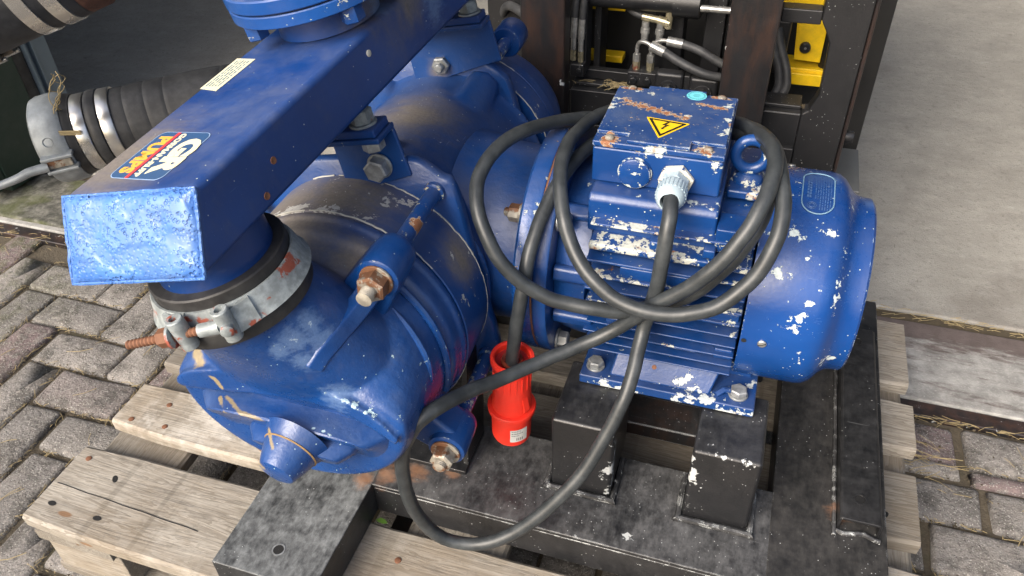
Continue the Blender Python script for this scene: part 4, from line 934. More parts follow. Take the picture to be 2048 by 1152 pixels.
# tapered fairings from the plate corners onto the body
def fairing(v0, v1, ang, w0, w1, r0, r1, name='corner_fairing'):
    sec = []
    for k in range(9):
        t_ = k/8; v = v0 + (v1-v0)*t_; w_ = w0 + (w1-w0)*t_; r = r0 + (r1-r0)*t_; row = []
        for i in range(20):
            a = math.pi*i/19; row.append((w_*math.cos(a), r - .03 + (.03)*math.sin(a)**.6))
        row += [(-w_, .09), (w_, .09)]
        A = R_(ang); sec.append([PP(q[0]*math.cos(A) + q[1]*math.sin(A), v, q[1]*math.cos(A) - q[0]*math.sin(A)) for q in row])
    loft(gb, sec)
fairing(.979, .893, 33, .024, .034, .167, .128); fairing(.700, .765, 43, .024, .030, .170, .128); fairing(.979, .893, -33, .024, .034, .167, .128); fairing(.700, .775, -43, .026, .030, .176, .128)
bmesh.ops.recalc_face_normals(gb, faces=gb.faces); gh = casting('gear_housing', gb, m_body, .0035, 4)
def polyplate(P, v0, v1, name, mt):
    c_ = catmull([Vector((p[0], p[1], 0)) for p in P + P[:1]], 4)[:-1]
    bm = B(); loft(bm, [[PP(q.x*s_, v, q.y*s_) for q in c_] for s_, v in ((.985, v0), (1, v0+.003), (1, v1-.003), (.985, v1))]); return part(name, bm, mt, pm, sharp=50)
pf = polyplate([(-.10, .163), (-.05, .167), (0, .168), (.05, .167), (.10, .163), (.126, .143), (.141, .122), (.141, 0), (.141, -.122), (.10, -.16), (0, -.16), (-.10, -.16), (-.141, -.122), (-.141, 0), (-.141, .122), (-.126, .143)], .6845, .7005, 'front_flange_plate', m_plate)
pr_ = polyplate([(-.105, .160), (-.055, .188), (-.01, .195), (.04, .183), (.084, .156), (.108, .136), (.118, .112), (.124, 0), (.118, -.115), (.09, -.15), (0, -.165), (-.09, -.15), (-.13, -.11), (-.14, 0), (-.135, .115)], .978, .998, 'rear_flange_plate', m_plate)
# small cast bump and seam on the body
bm = B(); bmesh.ops.create_icosphere(bm, subdivisions=3, radius=1); bmesh.ops.transform(bm, matrix=Matrix.Translation(PPa(12, .136, .775)) @ Matrix.Diagonal((.011, .013, .011, 1)), verts=bm.verts); part('cast_bump', bm, m_body, gh)
# adapter to the motor
bm = B(); lathe(bm, [(.128, -.345), (.124, -.315), (.119, -.295), (.117, -.25), (.1175, -.241), (.112, -.238)], FX, 80); ad = part('motor_adapter', bm, m_body, gh, sharp=50)
m_afl = blue_paint('blue_paint_on_adapter_flange', chip=.67, dirt=.30, off=11.0, lump=.0012, rust=.8, blobs=[mp(-.219, a, .150).to_tuple() + (.010,) for a in (30, 50, 62, 85, 100)], rough=.26, base=(.004, .052, .225))
bm = B(); ring(bm, [(.05, -.2415), (.1465, -.2415), (.1495, -.2385), (.1500, -.2205), (.1490, -.2190), (.05, -.2190)], FX, 96); afl = part('adapter_flange', bm, m_afl, gh)
bm = B(); ring(bm, [(.10, -.2189), (.1482, -.2189), (.1478, -.2166), (.10, -.2166)], FX, 80); part('rusty_joint', bm, M['rust'], afl)
for a in (45, 135, 225, 315):
    bolt(mp(-.2420, a, .1325), (-1, 0, 0), .019, .014, afl, 'rusty_nut' if a == 45 else 'galv', washer=.0135, stud=.005, name='flange_nut')
# rear head
bm = B(); loft(bm, [ringrow(r, zt, -r, v, 72) for v, r, zt in ((1.0552, .147, .147), (1.056, .1482, .1482), (1.075, .1482, .1482), (1.078, .143, .143), (1.11, .141, .139), (1.15, .132, .120), (1.18, .11, .09), (1.195, .08, .055))]); rh = part('rear_head', bm, m_body, pm, sharp=50)
# tie rods with lugs and nuts
for k, ang in enumerate((43, 133, 223, 313)):
    rr = .172
    bm = B(); tube(bm, [PPa(ang, rr, v) for v in (.6835, .66, .63, .60, .57)], .0092, 20); tr = part('tie_rod', bm, m_rod, pm)
    bm = B(); lathe(bm, [(.0120, 0), (.0120, .006), (.0095, .0075)], frame(PPa(ang, rr, .6842), UD, -VD), 20); part('rod_collar', bm, m_rod, tr)
    lug = frame(PPa(ang, rr, .572), UD, -VD)
    bm = B(); lathe(bm, [(.0195, 0), (.0215, .003), (.0225, .012), (.0228, .044), (.0215, .050), (.0185, .0515), (.0155, .0518)], lug, 36); lg = part('rod_lug', bm, m_lug, head)
    A = R_(ang); rad = (UD*math.sin(A) + HD*math.cos(A)); tan = (UD*math.cos(A) - HD*math.sin(A))
    g = frame(PPa(ang, rr - .052, .572), tan, -VD); g2 = Matrix(((tan[0], rad[0], -VD[0], PPa(ang, .10, .574)[0]), (tan[1], rad[1], -VD[1], PPa(ang, .10, .574)[1]), (tan[2], rad[2], -VD[2], PPa(ang, .10, .574)[2]), (0, 0, 0, 1)))
    bm = B(); prism(bm, [(-.030, 0), (-.0225, .072), (.0225, .072), (.030, 0)], g2, .004, .046); part('lug_web', bm, m_lug, lg, bevel=.006, seg=3)
    bolt(PPa(ang, rr, .5200), -VD, .0265 if k != 1 else .024, .015, tr, 'rusty_nut', washer=.0175, stud=.013 if k == 0 else .006, name='tie_rod_nut')
    # rear lugs
    bm = B(); tube(bm, [PPa(ang - 10, .186, v) for v in (.996, 1.02, 1.05)], .0092, 20); tr2 = part('tie_rod', bm, m_rod, pm)
    bm = B(); lathe(bm, [(.0165, 0), (.0205, .001), (.0225, .004), (.0228, .042), (.0205, .046)], frame(PPa(ang - 10, .186, 1.040), UD, VD), 32)
    lg = part('rod_lug', bm, m_lug, rh)
    bolt(PPa(ang - 10, .186, 1.0865), VD, .024, .014, tr2, 'galv', washer=.0165, stud=.006, name='tie_rod_nut')
# long rib from the upper lug down the dome
TB = ((.574, .1372, 0, .1372), (.56, .137, 0, .133), (.54, .137, .001, .120), (.52, .1368, .003, .102), (.50, .1365, .006, .080), (.48, .1355, .010, .055), (.465, .1345, .013, .035), (.455, .1315, .0145, .019))
def domez(x, v):
    for A_, B_ in zip(TB, TB[1:]):
        if B_[0] <= v <= A_[0]:
            k = (v - B_[0])/(A_[0] - B_[0]); a, c0, ht = (B_[i] + (A_[i]-B_[i])*k for i in (1, 2, 3)); q = min(.999, abs(x - pax(v))/a); return CZP + c0 + ht*(1-q*q)**.5
    return CZP + .03
RIBP = [((-.318, .545, .607), (.75, .15, .64)), ((-.329, .520, .592), (.77, .12, .62)), ((-.336, .500, .582), (.82, .0, .57)), ((-.3395, .480, .579), (.84, -.2, .5)), ((-.342, .462, .577), (.83, -.38, .4)), ((-.3475, .448, .571), (.74, -.62, .25)), ((-.3545, .4395, .558), (.60, -.79, .02))]
sec = []
for k, (c, n_) in enumerate(RIBP):
    c = Vector(c); n_ = Vector(n_).normalized(); a_ = Vector(RIBP[max(0, k-1)][0]); b_ = Vector(RIBP[min(len(RIBP)-1, k+1)][0]); tv = (b_ - a_).normalized(); w_ = tv.cross(n_).normalized(); t_ = k/(len(RIBP)-1)
    hgt = .0085*(1 - t_*.75); wd = .0105 - .0015*t_
    sec.append([c - w_*(wd+.003) - n_*.012, c - w_*(wd+.001), c - w_*wd*.8 + n_*hgt, c + w_*wd*.75 + n_*hgt, c + w_*(wd+.001) - n_*.001, c + w_*(wd+.003) - n_*.012])
bm = B(); loft(bm, sec); part('long_rib', bm, m_lug, head, bevel=.0018)
# brackets bolted to the plates that carry the duct
def bracket(v, u0, u1, htop, dep, ub, hb, nut):
    br = B(); t_ = .006
    # upright leg against the plate
    f = frame(PP(0, v, 0), UD, -VD)       # x=u, y=?, z forward
    s_ = 1 if f.col[1].to_3d().dot(HD) > 0 else -1
    prism(br, [(u0, s_*(.128)), (u1 + .005, s_*(hb)), (u1, s_*htop), (u0, s_*htop)], f, .0005, t_)
    o1 = part('bracket_upright', br, m_plate, pm, bevel=.0015)
    br = B(); prism(br, [(u0, s_*htop), (u1, s_*htop), (u1, s_*(htop + t_)), (u0, s_*(htop + t_))], f, .0005, dep); part('bracket_shelf', br, m_plate, o1, bevel=.0012)
    br = B(); prism(br, [(u0 - .02, s_*(htop + t_ + .0004)), (u1 - .003, s_*(htop + t_ + .0004)), (u1 - .003, s_*(htop + t_*2.6)), (u0 - .02, s_*(htop + t_*2.6))], f, .004, dep - .002); o2 = part('duct_tab', br, m_duct, o1, bevel=.0016)
    return o1
br1 = bracket(.6840, .01, .090, .205, .042, .03, .147, True)
bolt(PP(.068, .662, .205 + .0157), HD, .0225, .0150, br1, 'galv_clamp', washer=.0150, name='bracket_bolt')
bolt(PP(.072, .662, .2048), -HD, .0215, .014, br1, 'galv', name='bracket_nut')
bolt(PP(.062, .6775, .163), -VD, .0240, .0140, br1, 'galv', washer=.0150, name='plate_bolt')
br2 = bracket(.9775, -.02, .110, .213, .036, .03, .157, False)
bolt(PP(.090, .961, .213 + .0157), HD, .0225, .0150, br2, 'galv_clamp', washer=.0150, name='bracket_bolt')
bolt(PP(.026, .9775, .158), -VD, .0225, .0110, pr_, 'galv', washer=.0160, stud=.007, name='plate_bolt')

# ================================================================== DUCT (discharge manifold)
du = thing('discharge_duct', (-.42, .60, .70), 'long blue rectangular steel duct with a pump maker sticker, running over the pump', 'duct')
HB, HT, HWD = .045, .108, .0655
# corners of the oblique front face (w, d, h)
Fc = [(-HWD, -.090, HB), (HWD, -.064, HB), (HWD, -.029, HT), (-HWD, -.052, HT)]
Bc = [(-HWD, .52, HB), (HWD, .52, HB), (HWD, .52, HT), (-HWD, .52, HT)]
bm = B(); v = [bm.verts.new(dp(*q)) for q in Fc + Bc]
for q in ((0,1,5,4), (1,2,6,5), (2,3,7,6), (3,0,4,7), (4,5,6,7), (0,3,2,1)): bm.faces.new([v[i] for i in q])
dbody = part('duct_body', bm, m_duct, du, bevel=.0065, seg=4)
# lumpy welded end plate, slightly proud
t = NT('end_plate_sky_sheen_paint'); p = t.pos(); n = t.noise(p, 60, 4)
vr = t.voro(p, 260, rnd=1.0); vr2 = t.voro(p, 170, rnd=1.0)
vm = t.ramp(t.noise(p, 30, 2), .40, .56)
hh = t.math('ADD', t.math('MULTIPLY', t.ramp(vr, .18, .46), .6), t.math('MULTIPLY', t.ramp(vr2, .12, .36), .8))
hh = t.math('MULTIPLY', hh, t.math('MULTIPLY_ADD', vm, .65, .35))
col = t.mix(t.ramp(n, .3, .7), (.045, .140, .43), (.075, .20, .54)); col = t.mix(t.ramp(t.noise(p, 24, 5, .7), .45, .75, 0, .35), col, (.20, .28, .42))  # blue lightened beyond the duct's paint to carry the bright sky reflection
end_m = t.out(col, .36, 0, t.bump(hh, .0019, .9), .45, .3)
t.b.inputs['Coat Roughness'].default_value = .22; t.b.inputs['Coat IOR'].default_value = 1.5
Fc2 = [Vector(q) for q in Fc]; cen = sum(Fc2, Vector()) / 4
A0 = [cen + (q - cen) * .995 for q in Fc2]
e1 = (Vector(dp(*Fc[1])) - Vector(dp(*Fc[0]))).normalized(); e2 = (Vector(dp(*Fc[3])) - Vector(dp(*Fc[0]))).normalized(); nf = e1.cross(e2).normalized()
if nf.dot(Vector((0, -1, 0))) < 0: nf = -nf
W3 = [Vector(dp(*q)) for q in Fc]; wc = sum(W3, Vector())/4
bm = B(); nx_, ny_ = 26, 14; G = []
rr = random.Random(11)
for j in range(ny_+1):
    row = []
    for i in range(nx_+1):
        s_, t_ = i/nx_, j/ny_; q = (W3[0]*(1-s_) + W3[1]*s_)*(1-t_) + (W3[3]*(1-s_) + W3[2]*s_)*t_
        q = wc + (q - wc)*.985; ed = min(s_, 1-s_, t_*.6, (1-t_)*.6); bul = .0042*min(1, ed*16)**.5
        row.append(bm.verts.new(q + nf*(bul + .0006)))
    G.append(row)
for j in range(ny_):
    for i in range(nx_): bm.faces.new((G[j][i], G[j][i+1], G[j+1][i+1], G[j+1][i]))
rim = G[0] + [G[j][nx_] for j in range(1, ny_+1)] + G[ny_][::-1][1:] + [G[j][0] for j in range(ny_-1, 0, -1)]
back = [bm.verts.new(r_.co - nf*.004) for r_ in rim]
for i in range(len(rim)): j = (i+1) % len(rim); bm.faces.new((rim[i], back[i], back[j], rim[j]))
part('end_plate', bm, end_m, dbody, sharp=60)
# weld bead round the end plate
bm = B(); P = []
for a, b_ in ((0, 1), (1, 2), (2, 3), (3, 0)):
    for k in range(14): s_ = k/14; q = W3[a]*(1-s_) + W3[b_]*s_; q = wc + (q-wc)*.992; P.append(q + nf*rr.uniform(.0000, .0008))
def loopr(bm, P, r0, seg=7):
    n = len(P); rings = []
    for i in range(n):
        t_ = (P[(i+1) % n] - P[i-1]).normalized(); u = nf; v_ = t_.cross(u).normalized(); r = r0 * rr.uniform(.8, 1.25)
        rings.append([P[i] + r*(math.cos(2*math.pi*k/seg)*u + math.sin(2*math.pi*k/seg)*v_) for k in range(seg)])
    return loft(bm, rings, closed=True)
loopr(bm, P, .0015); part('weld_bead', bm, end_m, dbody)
# short pipe below the duct and the clamp coupling
DFf = frame(DP, DW, DN)
bm = B(); lathe(bm, [(.0535, .0445), (.0535, -.018)], DFf, 64); part('port_pipe', bm, m_duct, du)
cl = thing('pipe_clamp', tuple(DP - DN*.02), 'galvanised bolted clamp with red rust over black rubber rings, below the duct end', 'clamp')
bm = B(); ring(bm, [(.0535, .0105), (.0630, .0108), (.0645, .0095), (.0645, .0), (.0535, .0)], DFf, 80); part('rubber_ring', bm, M['rubber'], cl)
bm = B(); ring(bm, [(.0560, -.0003), (.0640, -.0003), (.0690, -.0220), (.0715, -.0240), (.0725, -.0260), (.0715, -.0400), (.0560, -.0400)], DFf, 80); part('rubber_ring', bm, M['rubber'], cl)
# steel band, slightly flared, gap at the bolt
def dring(a, r, h): a = R_(a); return DP + DW*(r*math.cos(a)) + DN.cross(DW)*(r*math.sin(a)) + DN*h
bm = B(); sec = []
a0, a1 = -50, 280
for k in range(85):
    a = a0 + (a1-a0)*k/84; sec.append([dring(a, r_, h_) for r_, h_ in ((.0650, -.0005), (.0672, .0000), (.0690, -.0030), (.0735, -.0190), (.0765, -.0232), (.0750, -.0245), (.0715, -.0200), (.0670, -.0035))])
loft(bm, sec); cb = part('clamp_band', bm, M['galv_clamp'], cl, sharp=40)
bm = B(); sec = []
for k in range(40):
    a = -98 + 66*k/39; sec.append([dring(a, r_, h_) for r_, h_ in ((.0640, -.0010), (.0665, -.0010), (.0715, -.0215), (.0690, -.0215))])
loft(bm, sec); part('clamp_liner', bm, M['galv_clamp'], cb)
# two trunnion lugs with the clamp bolt through them
def lugpair(a, r=.0790):
    c0 = dring(a, r, -.0110); tv = (dring(a+1, r, 0) - dring(a-1, r, 0)).normalized(); rd = (dring(a, 1, 0) - DP).normalized()
    bm = B(); lathe(bm, [(.0040, -.0165), (.0070, -.0165), (.0078, -.0155), (.0078, .0155), (.0070, .0165), (.0040, .0165), (.0040, .012), (.0005, .012)], frame(c0, rd, DN), 24)
    return c0, tv, rd, bm
c1, t1, rd1, bm = lugpair(-50); l1 = part('clamp_lug', bm, M['galv_clamp'], cb)
c2, t2, rd2, bm = lugpair(-80); l2 = part('clamp_lug', bm, M['galv_clamp'], cb)
for a, dd in ((-50, 1), (-80, -1)):
    for hh_ in (-.0165, -.0245-.0):
        pass
    sec = []
    for k in range(7):
        aa = a + dd*k*3.2; lift = .0070*(1 - k/6)**1.5; sec.append([dring(aa, r_ + lift, h_) for r_, h_ in ((.0680, -.0005), (.0712, -.0008), (.0775, -.0230), (.0742, -.0230))])
    bm = B(); loft(bm, sec); part('lug_strap', bm, M['galv_clamp'], cb, sharp=40)
bd = (c2 - c1).normalized()
bm = B(); n = 56; pr = []
for i in range(n+1): pr.append((.0044 if i % 2 else .0036, .0 + (.096)*i/n))
lathe(bm, pr, axf(c1 + rd1*.002 - bd*.004, bd), 14); part('clamp_bolt', bm, M['rust'], cb)
bm = B(); lathe(bm, [(.0062, 0), (.0062, .019), (.0045, .0192)], axf(c1 + rd1*.002 + bd*.006, bd), 18); part('bolt_shank', bm, M['galv_clamp'], cb)
bolt(c2 + rd1*.002 + bd*.008, bd, .0150, .0135, cb, 'rust', name='clamp_nut')
bm = B(); lathe(bm, [(.0095, 0), (.0108, .0006), (.0108, .0030), (.0095, .0036)], axf(c2 + rd1*.002 + bd*.0075, bd), 24); part('clamp_washer', bm, M['galv_clamp'], cb)
bm = B(); lathe(bm, [(.0058, -.0005), (.0058, .0045), (.0045, .0055), (.0004, .0058)], frame(c1 + rd1*.0068, bd, rd1), 20); part('trunnion_pin', bm, M['galv_clamp'], l1)

# discharge flanges on top of the duct
TC_ = (.0, .263); Fh = frame(dp(TC_[0], TC_[1], 0), DW, DN)
bm = B(); ring(bm, [(.045, .1095), (.054, .1095), (.0520, .1395), (.045, .1395)], Fh, 56); part('neck', bm, m_duct, du)
m_flg = blue_paint('blue_paint_on_pipe_flanges', chip=.70, dirt=.4, off=12.2, lump=.001, rust=.3, base=(.004, .055, .24), dirtblobs=[(-.47, .73, .81, .02), (-.40, .68, .81, .018), (-.44, .70, .82, .05, 1, 1, 2)])
bm = B(); ring(bm, [(.045, .1395), (.0890, .1395), (.0902, .1405), (.0905, .1510), (.0895, .1520), (.045, .1520)], Fh, 96); fl1 = part('lower_flange', bm, m_flg, du)
bm = B(); ring(bm, [(.045, .1538), (.0900, .1538), (.0912, .1550), (.0912, .1660), (.0900, .1675), (.062, .1675), (.062, .1710), (.058, .1730), (.045, .173)], Fh, 96); fl2 = part('upper_flange', bm, m_flg, du)
bm = B(); ring(bm, [(.045, .1521), (.0870, .1521), (.0870, .1537), (.045, .1537)], Fh, 64); part('gasket', bm, M['black_plain'], fl1)
for a in (-127, -53, 22, 95, 165):
    A = R_(a); c = Fh @ Vector((.077*math.cos(A), .077*math.sin(A), .1370)); bolt(c, -DN, .019, .0165, fl1, 'galv' if a > 0 else 'blue_bolt', name='flange_bolt') if False else None
bolt_m = blue_paint('blue_painted_bolts', chip=.63, dirt=.5, rust=.6, off=13.0); M['blue_bolt'] = bolt_m
for a in (-117, -33, 40, 110, 180):
    A = R_(a); c = Fh @ Vector((.077*math.cos(A), .077*math.sin(A), .1393)); bolt(c, -DN, .0205, .0160, fl1, 'blue_bolt', name='flange_bolt')
    c = Fh @ Vector((.077*math.cos(A), .077*math.sin(A), .1677)); bolt(c, DN, .0205, .0130, fl2, 'rusty_nut', name='flange_nut', stud=.005)
bm = B(); lathe(bm, [(.0575, .172), (.0575, .30), (.054, .30)], Fh, 56, False); part('riser_pipe', bm, m_flg, fl2)

# stickers on the duct
stb = flat('sticker_blue', (.030, .085, .20), .45); cream = flat('sticker_cream', (.85, .76, .50), .45); ora = flat('sticker_orange', (.85, .42, .06), .45); red_s = flat('sticker_red', (.62, .05, .06), .45); edge = flat('sticker_edge', (.30, .42, .62), .5)
HS = HT + .0003
# text baseline runs towards the camera (-D), its up side is +w
def SF(w, d, h=HS + .0004): return Matrix(((-DD[0], DW[0], DN[0], 0), (-DD[1], DW[1], DN[1], 0), (-DD[2], DW[2], DN[2], 0), (0, 0, 0, 1))).copy() if False else frame(dp(w, d, h), -DD, DN)
f = SF(-.010, .011, HS)
bm = B(); prism(bm, rrect(.070, .062, .008, 5), f, 0, .0002); stk = part('maker_sticker', bm, edge, dbody)
bm = B(); prism(bm, rrect(.0685, .0605, .0075, 5), f, .0002, .0003); part('sticker_field', bm, stb, stk)
text_part('sticker_letters', 'GR', .0330, SF(.0085, .0115), cream, stk, bold=.0016, sx=1.12, spacing=.95)
text_part('sticker_letters', '&', .0125, SF(.0055, .0130, HS + .0006), cream, stk, bold=.0006)
text_part('sticker_words', 'GORMAN-RUPP', .0092, SF(-.0108, .0115), cream, stk, bold=.00028, sx=.98, spacing=1.0)
text_part('sticker_words', 'PUMPS', .0200, SF(-.0285, .0110), ora, stk, bold=.0009, sx=.90, spacing=1.05)
bm = B(); box(bm, -.034, .034, -.0019, .0019, 0, .00035, SF(-.0178, .0105)); part('sticker_stripe', bm, red_s, stk)
f = frame(dp(-.0500, .1515, HS), DD, DN); lf = flat('aged_paper', (.66, .64, .45), .6)
bm = B(); prism(bm, [(-.030, .0125), (.030, .0135), (.0275, -.0130), (-.0345, -.0125)], f, 0, .0002); pl_ = part('paper_label', bm, lf, dbody)
bm = B()
for r_i in range(5):
    x = -.026
    while x < .024:
        Lx = rr.uniform(.003, .012); y = .0085 - r_i*.0040; box(bm, x, min(x + Lx, .025), y - .0009, y + .0009, .0002, .00035, f); x += Lx + .0016
part('label_print', bm, flat('faded_print', (.16, .22, .24), .6), pl_, smooth=False)
bm = B(); lathe(bm, [(.0035, 0), (.0035, .0008), (.002, .0012), (.0002, .0012)], frame(dp(HWD + .0002, .222, .089), DD, DW), 14); part('rivet_hole', bm, seal, dbody)
for d_, h_ in ((.072, .078), (.048, .058)):
    bm = B(); lathe(bm, [(.0035, 0), (.0033, .0007), (.0016, .0004), (.0002, .0002)], frame(dp(HWD + .0002, d_ - .02, h_), DD, DW), 14); part('pit', bm, M['rust'], dbody)
# ================================================================== HOSES ON THE LEFT
def tl(P, k=6): return catmull(P, k)
sh = thing('suction_hose', (-1.03, .88, .47), 'ribbed black hose with grey cast lever coupling and two bright steel bands, behind the duct', 'hose')
H0, H1 = Vector((-1.105, .828, .480)), Vector((-.925, .955, .498)); HX = (H1 - H0).normalized()
hf = frame(H0, (0, 0, 1), HX)
pts = [H0 + HX*.055, H0 + HX*.12, H0 + HX*.22, H0 + HX*.32 + Vector((.01, .0, .0)), Vector((-.74, 1.07, .50)), Vector((-.62, 1.12, .49))]
cp = tl(pts, 26)
nn = len(cp)
bm = B(); tube(bm, cp, .058, 40, rf=lambda t_: .0575 + (.0003 if math.sin(t_*118 + 2*math.sin(t_*9)) > -.96 else -.0007)); part('hose', bm, M['hose_rubber'], sh, sharp=20)
def hl(prof, name, mat, parent, seg=64, sharp=38):
    bm = B(); lathe(bm, [(r, z) for r, z in prof], hf, seg, True); return part(name, bm, mat, parent, sharp=sharp)
hl([(.0605, .088), (.0612, .089), (.0612, .1065), (.0605, .1075)], 'steel_band', M['band'], sh)
hl([(.0605, .128), (.0612, .129), (.0612, .1460), (.0605, .147)], 'steel_band', M['band'], sh)
hl([(.0580, .1078), (.0625, .112), (.0635, .118), (.0620, .126), (.058, .1278)], 'rubber_bulge', M['hose_rubber'], sh)
cpl = hl([(.050, .026), (.060, .026), (.0670, .030), (.0700, .038), (.0713, .055), (.0705, .069), (.0670, .0745), (.050, .0745)], 'coupling', M['alu'], sh)
hl([(.058, .0747), (.0655, .0747), (.0650, .080), (.0630, .084), (.0625, .0876), (.057, .0878)], 'rubber_collar', M['rubber'], sh)
# lug and cam lever
cd = Vector((0, 0, 1.08)) - H0; cd = (cd - cd.dot(HX)*HX).normalized(); sidev = HX.cross(cd).normalized()
def hp(z, ang, r): a = R_(ang); return H0 + HX*z + (cd*math.cos(a) + sidev*math.sin(a))*r
if (hp(0, 30, 1) - H0).z > (hp(0, -30, 1) - H0).z: sidev = -sidev
g = frame(hp(.050, 30, .0685), HX, hp(0, 30, 1) - H0)
bm = B(); box(bm, -.020, .028, -.0150, -.0085, -.01, .010, g); box(bm, -.020, .028, .0085, .0150, -.01, .010, g); part('lever_ear', bm, M['alu'], cpl, bevel=.002)
bm = B(); box(bm, -.016, .022, -.0075, .0075, -.004, .006, g); part('cam', bm, M['rusty_nut'], cpl, bevel=.002)
L0 = hp(.036, 31, .074); L1 = hp(-.02, 33, .084); L2 = hp(-.10, 38, .090)
bm = B(); tube(bm, tl([L0, L0*.5 + L1*.5 + Vector((0, 0, .003)), L1, L2], 6), .0075, 10, rf=lambda t_: .0078 - .002*t_); part('cam_lever', bm, M['alu'], cpl)
bm = B(); lathe(bm, [(.0075, -.001), (.0075, .0006), (.005, -.0015), (.0003, -.002)], frame(hp(.050, 2, .0712), HX, hp(0, 2, 1) - H0), 20); part('cast_pit', bm, M['alu'], cpl)
# strands of dry grass caught on it
bm = B(); g0 = hp(.076, -35, .070)
for k in range(5):
    q = [g0 + Vector((random.uniform(-.01, .01), random.uniform(-.01, .01), .01 + .012*j)) + HX*(.006*j + random.uniform(-.004, .004)) for j in range(-1, 5)]; tube(bm, tl(q, 3), .0007, 4)
for k in range(3):
    q = [hp(.070 + .010*j, -8 + 6*j*.3 + k*2, .069 + random.uniform(0, .002)) for j in range(4)]; tube(bm, tl(q, 3), .0016 - .0003*k, 5)
st(part('dry_grass', bm, M['straw'], smooth=False), 'stuff')

ah = thing('rubber_hose', (-.90, .71, .76), 'thick smooth black hose with rusty pipe end, top left above the ribbed hose', 'hose')
A1, A0 = Vector((-.803, .771, .814)), Vector((-.935, .685, .767)); AX = (A0 - A1).normalized(); af = frame(A1, (0, 0, 1), AX)
def al(prof, name, mat, parent): bm = B(); lathe(bm, prof, af, 72, True); return part(name, bm, mat, parent)
al([(.0655, .020), (.0670, .022), (.0672, .30), (.066, .62)], 'hose', M['hose_rubber'], ah)
al([(.0668, .034), (.0688, .0345), (.0688, .0515), (.0668, .052)], 'steel_band', M['band'], ah)
al([(.0668, .066), (.0688, .0665), (.0688, .0835), (.0668, .084)], 'steel_band', M['band'], ah)
rp_ = al([(.0625, -.010), (.0655, -.004), (.0660, .0195), (.060, .0198)], 'rusty_pipe_end', simple('rusty_crust', (.10, .045, .03), .9, 0, .7, 120, .003), ah)
al([(.0570, -.20), (.0580, -.012), (.055, -.0098)], 'pipe', m_flg, ah)
cs = M['plated']
for k in range(4):
    a = R_(148 + k*13); c = A1 + AX*(.150 + .012*(k % 2)) + (af.col[0].to_3d()*math.cos(a) + af.col[1].to_3d()*math.sin(a))*.070
    bm = B(); box(bm, -.010, .010, -.0065, .0065, -.003, .004, frame(c, AX, c - (A1 + AX*.15))); w_ = part('clamp_housing', bm, simple('brown_zinc', (.17, .14, .105), .45, .5, .3, 90), ah, bevel=.0015)
    bm = B(); tube(bm, [c + AX*x - (A1 + AX*.15 - c).normalized()*.005 for x in (-.014, 0, .014)], .0028, 10); part('clamp_screw', bm, cs, w_)

# ================================================================== FORKLIFT BEHIND THE PALLET
fk = thing('forklift', (-.13, 1.3, .05), 'black forklift carriage with two brown steel forks and yellow plate, behind the pallet', 'forklift')
m_fork = black_steel('brown_black_fork_steel', pins=0, wear=.10, off=14.1, chip=.735, brown=.55, rough=.36, blobs=[(-.33, 1.24, .49, .018), (-.335, 1.24, .44, .012, 1, 1, .4), (-.067, 1.24, .60, .008, 2, 1, .2)])
for k, (x0, x1) in enumerate(((-.404, -.327), (-.0665, .0085))):
    bm = B(); box(bm, x0, x1, 1.240, 1.278, .075, .95); box(bm, x0, x1, .30 if k else .30, 1.2395, .055, .090); part('fork', bm, m_fork, fk, bevel=.003)
BG = M['black_gloss']
def fb_(name, *a, mt=None, bv=.002, par=None): bm = B(); box(bm, *a); return part(name, bm, mt or BG, par or fk, bevel=bv)
# carriage: lower bar with shelf, upper bar, side frame with opening
fb_('lower_bar', -.327 + .0005, .069, 1.285, 1.318, .405, .462)
fb_('lower_bar', -.327 + .0005, .069, 1.279, 1.312, .31, .400)
fb_('ledge', -.326, .068, 1.300, 1.345, .4625, .470)
fb_('window_sill', -.326, -.150, 1.318, 1.335, .4705, .488)
fb_('side_frame', -.326, -.303, 1.30, 1.34, .489, .95); 
bm = B(); prism(bm, [(.0692, .30), (.1400, .30), (.1400, .95), (.0692, .95), (.0692, .62), (.078, .605), (.088, .585), (.090, .50), (.079, .470), (.0692, .463)], frame((0, 1.318, 0), (1, 0, 0), (0, -1, 0)), 0, .033); sf = part('side_frame', bm, BG, fk, bevel=.003)
fb_('side_flange', .1402, .146, 1.283, 1.345, .29, .95, par=sf, mt=m_fork)
fb_('crossbar', .009, .069, 1.288, 1.318, .612, .634); fb_('bottom_web', .009, .0690, 1.2855, 1.318, .30, .463)
fb_('base_plate', -.30, .20, 1.32, 1.60, .18, .20)
bm = B(); lathe(bm, [(.010, 0), (.010, .012), (.0085, .014), (.0003, .014)], frame((.1462, 1.30, .425), (0, 1, 0), (1, 0, 0)), 16); part('side_bolt', bm, M['black_bolt'], sf)
# mast uprights
for x0, x1 in ((-.226 - .02, -.195), (-.160, -.128), (-.118, -.090)): fb_('mast_rail', x0 + .05, x1 + .05, 1.345, 1.40, .2, .95)
fb_('mast_rail', -.3, -.288, 1.345, 1.40, .2, .95)
# upper cylinder and rod
bm = B(); lathe(bm, [(.018, 0), (.018, .205), (.014, .207)], frame((-.327, 1.322, .618), (0, 0, 1), (1, 0, 0)), 28); part('tilt_cylinder', bm, BG, fk)
bm = B(); lathe(bm, [(.024, .165), (.024, .208), (.020, .211)], frame((-.327, 1.322, .618), (0, 0, 1), (1, 0, 0)), 28); part('cylinder_cap', bm, BG, fk)
bm = B(); lathe(bm, [(.0055, .21), (.0055, .262)], frame((-.327, 1.305, .617), (0, 0, 1), (1, 0, 0)), 16); part('piston_rod', bm, M['plated'], fk)
